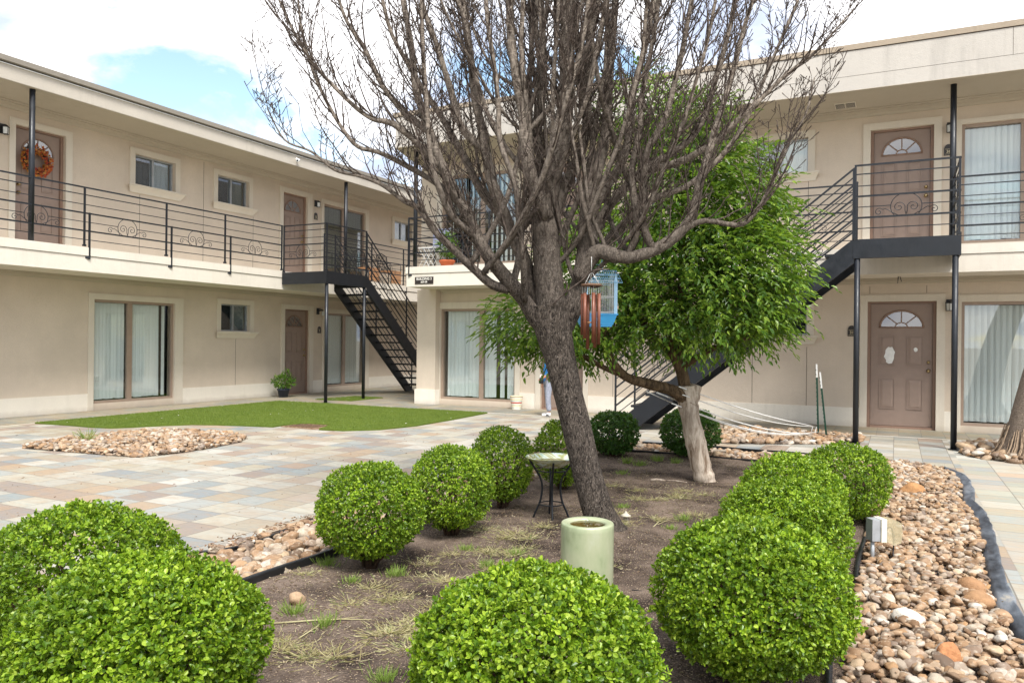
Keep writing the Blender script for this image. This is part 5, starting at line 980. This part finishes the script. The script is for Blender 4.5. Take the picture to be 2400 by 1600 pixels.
m = MB(); m.lathe([(0, .004), (.024, .004), (.024, -.004), (0, -.004)], wc+Vector((0, 0, -.245)), 14); m.build('clapper', simple('light_wood', rgb('b98a5a'), .7), ch)
# electrical outlet on a conduit
ox, oy = -.12, 5.16; ob = empty('outdoor_outlet', (ox, oy, 0), 'grey outdoor electrical box with clear bubble cover on a short conduit beside the bushes', 'electrical box')
m = MB(); m.tube([(ox, oy, -.01), (ox, oy, .16)], .012, 12); m.build('conduit', M['alu'], ob); OX = Vector((math.cos(YAW+.1), math.sin(YAW+.1), 0)); OY = Vector((-math.sin(YAW+.1), math.cos(YAW+.1), 0)); OP = lambda a, b, z: tuple(Vector((ox, oy, z))+OX*a+OY*b)
m = MB(); m.box((-.022, -.035, .155), (.030, .035, .285), OP); m.build('box', M['alu'], ob)
m = MB(); m.box((.031, -.045, .15), (.066, .045, .288), OP); m.build('backing', simple('cream_plastic', rgb('ddd8c6'), .5), ob)
t = NT('yellowed_clear_cover'); cvm = t.set(rgb('cfc3a0'), .25, spec=.5, Alpha=.55, **{'Transmission Weight': .3})
m = MB(); n = 10; pr = [(.068, .155), (.11, .13), (.155, .145), (.163, .20), (.158, .265), (.12, .283), (.068, .285)]; k = len(pr); m.add([OP(a, -.048, b) for a, b in pr]+[OP(a, .048, b) for a, b in pr], [tuple(range(k)), tuple(reversed(range(k, 2*k)))]+[(i, (i+1) % k, k+(i+1) % k, k+i) for i in range(k)], 0); m.build('bubble_cover', cvm, ob)
m = MB(); m.tube(cr([Vector(OP(.07, 0, .22)), Vector(OP(.11, -.01, .23)), Vector(OP(.125, -.01, .18)), Vector(OP(.13, -.01, .12)), Vector(OP(.12, -.03, .06)), Vector(OP(.135, -.12, .05)), Vector(OP(.20, -.22, .05)), Vector(OP(.19, -.34, .045)), Vector(OP(.08, -.33, .05)), Vector(OP(-.03, -.26, .045)), Vector(OP(-.10, -.27, .03))], 6), .004, 6); m.build('power_cord', M['black'], ob)
m = MB(); m.tube([Vector((x, y, .012+.008*math.sin(x*9))) for x, y in ((-1.25, 3.95), (-1.0, 4.0), (-.8, 3.9), (-.62, 3.93))], .004, 6); o = m.build('garden_cable', M['black']); tag(o, 'thin dark cable lying on the soil right of the round fountain', 'cable')
# green metal stakes
tg = simple('green_stake_paint', rgb('1d4a3a'), .5, var=.2); 
for i, (b, tpx, lbl) in enumerate(((Vector((-1.02, 12.1, -.02)), (1913, 853), 'taller green metal stake with a white top, on the left of the leaning pair'), (Vector((-.90, 12.0, -.02)), (1921, 872), 'shorter leaning green metal stake crossing behind its taller neighbour'))):
    f_ = -b.x*math.sin(YAW)+b.y*math.cos(YAW); T_ = at(*tpx, f_-.1); rt = empty('metal_stake', b, lbl, 'stake', 'green stakes holding the cords'); d = T_-b; nn = Vector((-math.sin(YAW), math.cos(YAW), 0)); xx = Vector((math.cos(YAW), math.sin(YAW), 0)); sp_ = b.lerp(T_, .82-.06*i)
    m = MB(); m.bar(b, sp_, .034, .005); m.bar(b-nn*.012, sp_-nn*.012, .005, .024); m.build('post', tg, rt); m = MB(); m.bar(sp_, T_, .034, .005); m.bar(sp_-nn*.012, T_-nn*.012, .005, .024); m.build('white_tip', M['white'], rt); m = MB()
    for j in range(15): q = b.lerp(T_, .08+j*.06); m.bar(q-xx*.020-nn*.02, q-xx*.012-nn*.02, .012, .014)
    m.build('stud', tg, rt)
m = MB(); a = at(1905, 1000, 11.2); m.tube(cr([a, a+Vector((-.03, 0, -.1)), a+Vector((-.07, 0, -.22)), a+Vector((-.02, -.02, -.28)), a+Vector((.02, 0, -.12)), a+Vector((.05, .02, .0))], 5), .006, 5); o = m.build('cord_loop', M['white']); tag(o, 'loose white cord loop knotted around the green stakes', 'cord')
# potted plants
def leafy(root, c, n, rad, h, ll, mat, seed, shape='lance', name='leaves'):
    r = np.random.RandomState(seed); v = nrm(r.normal(0, 1, (n, 3))); P = np.array(c)+v*np.array([rad, rad, h/2])*r.uniform(.5, 1.05, (n, 1)); D = nrm(v+np.array([0, 0, .2])+r.normal(0, .5, (n, 3))); return leaves(name, P, D, nrm(np.array([0, 0, 1.])+r.normal(0, .5, (n, 3))), ll*r.uniform(.7, 1.3, n), ll*.45, mat, root, shape)
def pot(root, c, r0, r1, h, mat, name='pot', rim=.012):
    m = MB(); m.lathe([(0, 0), (r0, 0), (r1, h-.04), (r1+rim, h-.038), (r1+rim, h), (r1-.004, h), (r1-.012, h-.03), (0, h-.03)], c, 28); return m.build(name, mat, root)
q = (-12.62, 13.42, 0); pt = empty('potted_plant', q, 'leafy green plant in a dark blue plastic pot beside the ground floor door', 'potted plant'); pot(pt, q, .10, .135, .20, simple('dark_blue_pot', rgb('232c3a'), .4)); leafy(pt, (q[0], q[1], .36), 420, .25, .30, .075, M['pot_leaf'], 3); leafy(pt, (q[0]+.03, q[1]+.05, .52), 60, .08, .22, .07, M['pot_leaf'], 4, name='tall_shoot')
m = MB()
for i in range(9): a = i*.7; m.tube([(q[0], q[1], .15), (q[0]+.08*math.cos(a), q[1]+.08*math.sin(a), .32), (q[0]+.18*math.cos(a), q[1]+.18*math.sin(a), .42)], .004, 5)
m.build('stems', M['pot_leaf'], pt)
q = (-6.73, 13.62, 0); sp2 = empty('striped_planter', q, 'white tapered pot with red, yellow and teal stripes beside the sliding door', 'planter'); prof = lambda z: .088+.045*z/.26
bands = [(0, .03, 'ece6d6'), (.03, .036, '4f9a9a'), (.036, .06, 'ece6d6'), (.06, .068, 'd9c24a'), (.068, .09, 'ece6d6'), (.09, .097, '7a8a4a'), (.097, .12, 'ece6d6'), (.12, .145, 'b5342a'), (.145, .16, 'ece6d6'), (.16, .168, '4f9a9a'), (.168, .19, 'ece6d6'), (.19, .202, 'd9b44a'), (.202, .235, 'ece6d6'), (.235, .245, '6d675c'), (.245, .26, 'd9c9a6')]
cols = {}; ml = []; m = MB()
for z0, z1, c_ in bands:
    if c_ not in cols: cols[c_] = len(ml); ml.append(simple('pot_stripe', rgb(c_), .4, var=.03))
    m.lathe([(prof(z0), z0), (prof(z1), z1)], q, 32, cols[c_])
m.lathe([(prof(.26), .26), (.118, .258), (.112, .23), (0, .23)], q, 32, cols['d9c9a6']); m.lathe([(0, 0), (.088, 0)], q, 32, 0); m.build('body', ml, sp2)
m = MB(); m.lathe([(0, .233), (.11, .233)], q, 20); m.build('potting_soil', M['soil'], sp2)
q = (-8.02, 13.05, Z2); tp_ = empty('potted_plant', q, 'yellow green plant in a terracotta bowl on the upper walkway above the building sign', 'potted plant'); pot(tp_, q, .10, .15, .13, simple('terracotta', rgb('c0643c'), .8)); leafy(tp_, (q[0], q[1], q[2]+.42), 260, .20, .55, .085, M['pot_leaf'], 8)
m = MB()
for i in range(6): a = i*1.1; m.tube([(q[0], q[1], Z2+.1), (q[0]+.05*math.cos(a), q[1]+.05*math.sin(a), Z2+.35), (q[0]+.12*math.cos(a), q[1]+.12*math.sin(a), Z2+.6)], .004, 5)
m.build('stems', M['pot_leaf'], tp_)
# folding rack with crossed bars, cloth chair on the upper walkway
rk = empty('folding_rack', (-8.35, 13.1, Z2), 'white folding rack of crossed thin bars behind the railing above the building sign', 'rack'); m = MB()
for i in range(6):
    a = -8.72+i*.11
    m.bar((a, 13.08, Z2+.01), (a+.26, 13.08, Z2+.40), .012, .006); m.bar((a+.26, 13.10, Z2+.01), (a, 13.10, Z2+.40), .012, .006)
m.build('crossed_bars', M['white'], rk); m = MB(); m.bar((-8.74, 13.09, Z2+.41), (-7.9, 13.09, Z2+.41), .02, .02); m.bar((-8.74, 13.09, Z2+.01), (-7.9, 13.09, Z2+.01), .02, .02); m.build('rack_rail', M['white'], rk)
fc2 = empty('folding_chair', (-8.5, 13.4, Z2), 'folding chair with pale lavender cloth back on the upper walkway behind the roof post', 'chair'); lav = mk_blind('lavender_cloth', rgb('aeb0c6'))
m = MB(); m.box((-8.70, 13.60, Z2+.50), (-8.30, 13.615, Z2+.86)); m.build('backrest', lav, fc2); m = MB(); m.box((-8.70, 13.22, Z2+.42), (-8.30, 13.59, Z2+.44)); m.build('seat', lav, fc2)
for sx in (-8.71, -8.29):
    m = MB(); m.tube([(sx, 13.2, Z2), (sx, 13.61, Z2+.45), (sx, 13.62, Z2+.88)], .011, 8); m.tube([(sx, 13.58, Z2), (sx, 13.22, Z2+.43)], .011, 8); m.build('leg', M['alu'], fc2)
# two patio chairs upstairs on the left
pcm = simple('orange_wood', rgb('9c7350'), .6, sc=20); 
for i, (vv, lbl) in enumerate(((16.55, 'black metal patio chair with an orange seat upstairs left, nearer the stairs'), (17.55, 'black metal patio chair with an orange seat upstairs left, farther from the stairs'))):
    ux = UL+.42; rt = empty('patio_chair', (ux, vv, Z2), lbl, 'chair', 'patio chairs on the left upper walkway')
    m = MB(); m.box((ux-.2, vv-.24, Z2+.40), (ux+.24, vv+.24, Z2+.45)); m.build('seat', pcm, rt); m = MB(); m.tube([(ux-.20, vv-.22, Z2+.45), (ux-.27, vv-.23, Z2+.88), (ux-.28, vv, Z2+.95), (ux-.27, vv+.23, Z2+.88), (ux-.20, vv+.22, Z2+.45)], .014, 8)
    for j in range(5): y = vv-.16+.08*j; m.tube([(ux-.20, y, Z2+.45), (ux-.275, y, Z2+.90)], .008, 6)
    m.build('backrest', M['black'], rt); m = MB(); m.box((ux+.235, vv-.22, Z2+.1), (ux+.247, vv+.22, Z2+.39)); m.build('front_panel', pcm, rt)
    for sx in (-.18, .22):
        for sy in (-.22, .22): m = MB(); m.tube([(ux+sx, vv+sy, Z2), (ux+sx, vv+sy, Z2+.41)], .013, 8); m.build('leg', M['black'], rt)
    m = MB()
    for sy in (-.25, .25): m.tube([(ux-.22, vv+sy, Z2+.64), (ux+.2, vv+sy, Z2+.64), (ux+.22, vv+sy, Z2+.41)], .012, 8)
    m.build('armrest', M['black'], rt)
# wreath
wy, wz = 7.99, 4.31; wx = UL-.03; we = empty('autumn_wreath', (wx, wy, wz), 'round autumn wreath of orange and red leaves on the upstairs door', 'wreath'); r = np.random.RandomState(9); n = 420; a = r.uniform(0, 6.283, n); ph = r.uniform(0, 6.283, n); q = .19+.05*np.cos(ph)
P = np.stack([wx+.045+.05*np.sin(ph), wy+q*np.cos(a), wz+q*np.sin(a)], 1); D = nrm(np.stack([r.uniform(-.1, .5, n), np.cos(a)*.3+r.normal(0, .7, n), np.sin(a)*.3+r.normal(0, .7, n)], 1)); leaves('leaves', P, D, nrm(np.stack([np.ones(n), r.normal(0, .5, n), r.normal(0, .5, n)], 1)), r.uniform(.035, .065, n), r.uniform(.03, .05, n), M['wreath'], we, 'round')
m = MB(); m.tube([(wx+.03, wy+.19*math.cos(b), wz+.19*math.sin(b)) for b in frange(0, 2*math.pi, 30)], .03, 8, cap=False); m.build('ring', M['stem'], we)
M['chaff'] = island_leaf('soil_chaff', [(.10, .06, .04, 1), (.24, .16, .10, 1), (.38, .30, .19, 1), (.50, .44, .30, 1), (.16, .11, .08, 1)], .1, .8)
# ---- litter, weeds, twigs on the soil
def tuft(x, y, n, h, mat, label, seed, flat=0):
    r = np.random.RandomState(seed); a = r.uniform(0, 6.283, n); q = np.abs(r.normal(0, .035+.05*flat, n)); z = soil_z(x, y) if BX0 < x < BX1 and BY0 < y < BY1 else .03
    P = np.stack([x+q*np.cos(a), y+q*np.sin(a), np.full(n, z)], 1); D = nrm(np.stack([np.cos(a)*r.uniform(.2, .9+1.5*flat, n), np.sin(a)*r.uniform(.2, .9+1.5*flat, n), np.full(n, 1-.75*flat)], 1)+r.normal(0, .15+.3*flat, (n, 3))*[1, 1, .4]); D[:, 2] = np.abs(D[:, 2])
    o = leaves('grass_tuft', P, D, r.normal(0, 1, (n, 3)), h*r.uniform(.5, 1.3, n), .0035, mat, None, 'blade'); return tag(o, label, 'grass', 'grass tufts on the bare soil', kind='stuff')
gp = lambda x, y: (lambda r_: (r_.x, r_.y))((lambda a_, b_: a_+(b_-a_)*((.02-a_.z)/(b_.z-a_.z)))(at(x, y, .5), at(x, y, 1.0)))
TF = [(765, 1325, 'g', .05), (1000, 1320, 'd', .045), (1060, 1300, 'd', .04), (870, 1380, 'd', .045), (925, 1350, 'g', .05), (690, 1440, 'g', .055), (760, 1470, 'g', .05), (785, 1540, 'd', .06), (905, 1485, 'd', .045), (955, 1520, 'd', .045), (820, 1418, 'd', .04), (1030, 1420, 'd', .04), (1090, 1290, 'g', .04), (940, 1400, 'd', .04), (1460, 1190, 'g', .035), (1240, 1265, 'd', .05), (1180, 1265, 'd', .04), (1470, 1085, 'g', .07), (1540, 1080, 'g', .07), (1500, 1090, 'g', .06), (1585, 1085, 'g', .06), (1650, 1160, 'd', .04), (1430, 1140, 'd', .04), (1500, 1150, 'd', .035), (1600, 1160, 'd', .03), (1000, 1590, 'g', .05), (900, 1595, 'g', .05), (1150, 1330, 'd', .04), (1250, 1330, 'd', .04), (1210, 1300, 'g', .04), (1420, 1330, 'd', .03), (1400, 1420, 'd', .03)]
rg = random.Random(41); TF += [(x, y, 'd' if rg.random() < .75 else 'g', rg.uniform(.025, .05)) for x, y in [(rg.uniform(640, 1120), rg.uniform(1310, 1560)) for _ in range(14)]+[(rg.uniform(1120, 1300), rg.uniform(1200, 1340)) for _ in range(12)]+[(rg.uniform(1420, 1700), rg.uniform(1100, 1260)) for _ in range(14)]]
for i, (x, y, k_, h) in enumerate(TF): u, v = gp(x, y); tuft(u, v, 90 if k_ == 'g' else 130, h, M['greengrass'] if k_ == 'g' else M['drygrass'], ('short green weed tuft growing on the dark soil' if k_ == 'g' else 'flattened straw coloured dead grass tuft on the dark soil'), 100+i, 0 if k_ == 'g' else .9)
u, v = gp(205, 1035); o = tuft(u, v, 60, .16, M['greengrass'], 'tall green weed growing at the left of the oval stone heap', 300, .1)
r = np.random.RandomState(55); n = 30000; P = np.stack([r.uniform(BX0+.6, -.2, n), r.uniform(1.2, 8.9, n), np.zeros(n)], 1); keep = np.array([mn.noise(Vector((p_[0]*1.1, p_[1]*1.1, 5))) > -.30+.45*r.rand() for p_ in P]); P = P[keep]; P[:, 2] = [soil_z(a_, b_)+.002 for a_, b_, _ in P]; n = len(P)
D = nrm(r.normal(0, 1, (n, 3))*[1, 1, .12]+[0, 0, .05]); o = leaves('leaf_litter', P, D, nrm(np.array([0, 0, 1.])+r.normal(0, .35, (n, 3))), r.uniform(.007, .024, n), r.uniform(.003, .009, n), M['chaff']); tag(o, 'straw coloured chaff and dead leaf bits strewn over the soil', 'leaf litter', kind='stuff')
n = 1500; P = np.stack([r.uniform(-3.84, -3.0, n), r.uniform(2.6, 5.2, n), np.full(n, .055)], 1); P[:, 2] += r.uniform(-.02, .02, n); D = nrm(r.normal(0, 1, (n, 3))*[1, 1, .3]); keep = (P[:, 0] < -3.62) | (P[:, 1] > 4.0); P = P[keep]; D = D[keep]; n = len(P); o = leaves('leaf_litter', P, D, nrm(np.array([0, 0, 1.])+r.normal(0, .5, (n, 3))), r.uniform(.02, .04, n), r.uniform(.008, .018, n), M['litter']); tag(o, 'brown dead leaves gathered on the left stones along the paving edge', 'leaf litter', kind='stuff')
stk = [((640, 1465), (870, 1455), .004, 'long pale dry twig lying across the straw in the left soil'), ((700, 1500), (790, 1440), .003, 'thin pale dry twig crossing the long one in the left soil'), ((1525, 1127), (1560, 1128), .014, 'short pale cut stick lying on the soil before the pale trunk'), ((1560, 1128), (1610, 1132), .006, 'thin stick end pointing right of the pale cut stick'), ((1510, 1250), (1560, 1218), .004, 'forked brown twig on the soil right of the leaning trunk')]
for (x0, y0), (x1, y1), th, lb_ in stk:
    a = gp(x0, y0); b = gp(x1, y1); m = MB(); a = Vector((*a, .03)); b = Vector((*b, .028)); m.tube([a, a.lerp(b, .35)+Vector((.01, .01, .006)), a.lerp(b, .7)+Vector((-.01, .006, .004)), b], [th, th*.9, th*.8, th*.5], 7)
    if th < .005: m.tube([a.lerp(b, .5), a.lerp(b, .75)+Vector((.05, .06, .012))], [th*.7, th*.3], 5)
    o = m.build('twig', M['drygrass'] if th < .005 else M['bark2']); tag(o, lb_, 'stick')
# bits of leaf and grit blown over the paving
r = np.random.RandomState(91); n = 900; P = np.stack([r.uniform(-11.5, -3.9, n), r.uniform(2.5, 12.5, n), np.full(n, .004)], 1); D = nrm(r.normal(0, 1, (n, 3))*[1, 1, .1]); o = leaves('leaf_litter', P, D, nrm(np.array([0, 0, 1.])+r.normal(0, .3, (n, 3))), r.uniform(.008, .03, n), r.uniform(.004, .014, n), M['litter']); tag(o, 'scattered bits of dead leaf on the slate paving', 'leaf litter', kind='stuff')
r = np.random.RandomState(92); n = 700; P = np.stack([r.uniform(-.15, .48, n), r.uniform(2.4, 9.4, n), r.uniform(.06, .085, n)], 1); D = nrm(r.normal(0, 1, (n, 3))*[1, 1, .3]); o = leaves('leaf_litter', P, D, nrm(np.array([0, 0, 1.])+r.normal(0, .5, (n, 3))), r.uniform(.01, .03, n), r.uniform(.004, .012, n), M['litter']); tag(o, 'dead leaf bits caught among the tan river stones', 'leaf litter', kind='stuff')
# ---- person behind the leaning trunk
PB = Vector((-5.60, 12.62, 0)); pr_ = empty('person', PB, 'small person in blue top, grey trousers and white trainers behind the leaning trunk', 'person')
fwd = Vector((-.80, -.60, 0)).normalized(); lft = Vector((-fwd.y, fwd.x, 0))     # facing left towards the open court
HS = .70; pp_ = lambda f, l, z: PB+(fwd*f+lft*l+Vector((0, 0, z)))*HS
def skin(name, nodes, edges, mat, parent, sub=2, root_i=0):
    me = bpy.data.meshes.new(name); me.from_pydata([pp_(*n_[:3]) for n_ in nodes], edges, []); o = bpy.data.objects.new(name, me); C.objects.link(o)
    o.modifiers.new('skin', 'SKIN'); sk = me.skin_vertices[0].data if me.skin_vertices else None
    if sk is None:
        bm = bmesh.new(); bm.from_mesh(me); bm.verts.layers.skin.verify(); bm.to_mesh(me); bm.free(); sk = me.skin_vertices[0].data
    for i, n_ in enumerate(nodes): rr_ = n_[3]; sk[i].radius = (HS*(rr_ if not hasattr(rr_, '__len__') else rr_[0]), HS*(rr_ if not hasattr(rr_, '__len__') else rr_[1])); sk[i].use_root = (i == root_i)
    o.modifiers.new('sub', 'SUBSURF').levels = sub; o.modifiers['sub'].render_levels = sub; dg = bpy.context.evaluated_depsgraph_get(); m2 = bpy.data.meshes.new_from_object(o.evaluated_get(dg)); bpy.data.objects.remove(o); o = bpy.data.objects.new(name, m2); C.objects.link(o); m2.materials.clear(); m2.materials.append(mat); m2.polygons.foreach_set('use_smooth', [True]*len(m2.polygons)); m2.polygons.foreach_set('material_index', [0]*len(m2.polygons))
    if parent: o.parent = parent; o.matrix_parent_inverse = Matrix.Translation(-Vector(parent.location))
    return o
skm = simple('skin', rgb('b98468'), .5, var=.05)
nod = [(0, 0, .95, .12), (0, 0, 1.15, .115), (0, 0, 1.35, .13), (0, 0, 1.44, .07), (.01, 0, 1.50, .05), (.02, 0, 1.58, .075), (.015, 0, 1.66, .088), (.0, 0, 1.71, .06),
       (0, .18, 1.40, .05), (.02, .24, 1.14, .040), (.15, .22, 1.02, .030), (.20, .20, .98, .022), (0, -.18, 1.40, .05), (-.02, -.23, 1.13, .04), (.08, -.24, .90, .03), (.10, -.24, .82, .022),
       (0, .10, .86, .085), (.03, .11, .48, .058), (-.01, .12, .10, .038), (0, -.10, .86, .085), (-.02, -.11, .48, .058), (-.06, -.12, .10, .038)]
ed = [(0,1),(1,2),(2,3),(3,4),(4,5),(5,6),(6,7),(2,8),(8,9),(9,10),(10,11),(2,12),(12,13),(13,14),(14,15),(0,16),(16,17),(17,18),(0,19),(19,20),(20,21)]
for bs, di, sd_ in ((11, (1, 0, -.15), 1), (15, (.2, 0, -1), -1)):
    bx_ = nod[bs]
    for f_i, (off, lnf) in enumerate(((-.030, .062), (-.010, .075), (.010, .072), (.028, .055))):
        i0 = len(nod); c0 = (bx_[0]+di[0]*.045, bx_[1]+off*.9, bx_[2]+di[2]*.045); nod.append((*c0, .0095)); nod.append((c0[0]+di[0]*lnf*.5, c0[1], c0[2]+di[2]*lnf*.5-.008, .0085)); nod.append((c0[0]+di[0]*lnf*.8-.004, c0[1], c0[2]+di[2]*lnf*.8-.03*(sd_ > 0), .0075)); ed += [(bs, i0), (i0, i0+1), (i0+1, i0+2)]
    i0 = len(nod); nod.append((bx_[0]+.02, bx_[1]-.035*sd_, bx_[2]+.01, .010)); nod.append((bx_[0]+.05, bx_[1]-.05*sd_, bx_[2]+.015, .009)); ed += [(bs, i0), (i0, i0+1)]
body = skin('body', nod, ed, skm, pr_)
m = MB()
for l_ in (-.03, .03): m.lathe([(0, .006), (.009, .004), (.011, 0), (.009, -.004), (0, -.006)], pp_(.098, l_, 1.645), 8)
m.build('eyes', M['letter'], body); m = MB(); m.tube([pp_(.085, 0, 1.65), pp_(.112, 0, 1.615), pp_(.09, 0, 1.605)], [.008, .014, .008], 8); m.tube([pp_(.088, -.022, 1.575), pp_(.097, 0, 1.573), pp_(.088, .022, 1.575)], [.003, .006, .003], 6)
for l_ in (-.088, .088): m.tube([pp_(.0, l_, 1.665), pp_(-.012, l_*1.08, 1.64), pp_(.0, l_, 1.61)], [.008, .014, .007], 6)
m.build('face_features', skm, body)
skin('hair', [(-.01, 0, 1.70, .092), (-.03, 0, 1.66, .092), (-.05, 0, 1.60, .075), (.02, 0, 1.74, .07)], [(0,1),(1,2),(0,3)], simple('dark_hair', rgb('2b2019'), .6, sc=60), pr_)
skin('top', [(0, 0, .78, .135), (0, 0, 1.15, .135), (0, 0, 1.36, .145), (0, 0, 1.45, .085), (0, .19, 1.40, .066), (.02, .25, 1.14, .054), (.12, .225, 1.03, .044), (0, -.19, 1.40, .066), (-.02, -.24, 1.13, .054), (.06, -.245, .94, .044)], [(0,1),(1,2),(2,3),(2,4),(4,5),(5,6),(2,7),(7,8),(8,9)], simple('blue_cotton', rgb('2f78b8'), .85, var=.12, sc=14, bump=.5, bsc=40), pr_)
skin('trousers', [(0, 0, .94, .128), (0, .10, .84, .105), (.03, .11, .48, .080), (-.005, .12, .12, .068), (0, -.10, .84, .105), (-.02, -.11, .48, .080), (-.055, -.12, .12, .068)], [(0,1),(1,2),(2,3),(0,4),(4,5),(5,6)], simple('grey_denim', rgb('8f93a0'), .9, var=.22, sc=16, bump=.6, bsc=30), pr_)
for l_, f0 in ((.12, -.01), (-.12, -.06)):
    sh = skin('shoe', [(f0-.05, l_, .055, (.046, .05)), (f0+.04, l_, .055, (.045, .045)), (f0+.14, l_, .042, (.042, .035)), (f0+.20, l_, .035, (.035, .025))], [(0,1),(1,2),(2,3)], simple('white_leather', rgb('e2dedb'), .5), pr_)
    m = MB()
    for j in range(3): a = f0+.03+j*.025; m.tube([pp_(a, l_+.047, .03), pp_(a+.02, l_+.045, .08)], .005, 5); m.tube([pp_(a, l_-.047, .03), pp_(a+.02, l_-.045, .08)], .005, 5)
    m.build('side_stripes', simple('navy_stripe', rgb('2a3040'), .5), sh)
bgm = simple('black_nylon', rgb('1c1c1f'), .6); hb = empty('handbag', pp_(.30, .20, .92), 'small black bag held at the waist by the person behind the trunk', 'bag'); m = MB(); q = pp_(.20, .20, .93)+fwd*.02; m.lathe([(0, -.06), (.03, -.055), (.045, -.02), (.04, .025), (.02, .055), (0, .06)], q, 16); m.build('pouch', bgm, hb); m = MB(); m.tube([q+Vector((0, -.05, .05)), q+Vector((0, -.03, .10)), q+Vector((0, .03, .10)), q+Vector((0, .05, .05))], .006, 6); m.build('handle', M['blind'], hb)
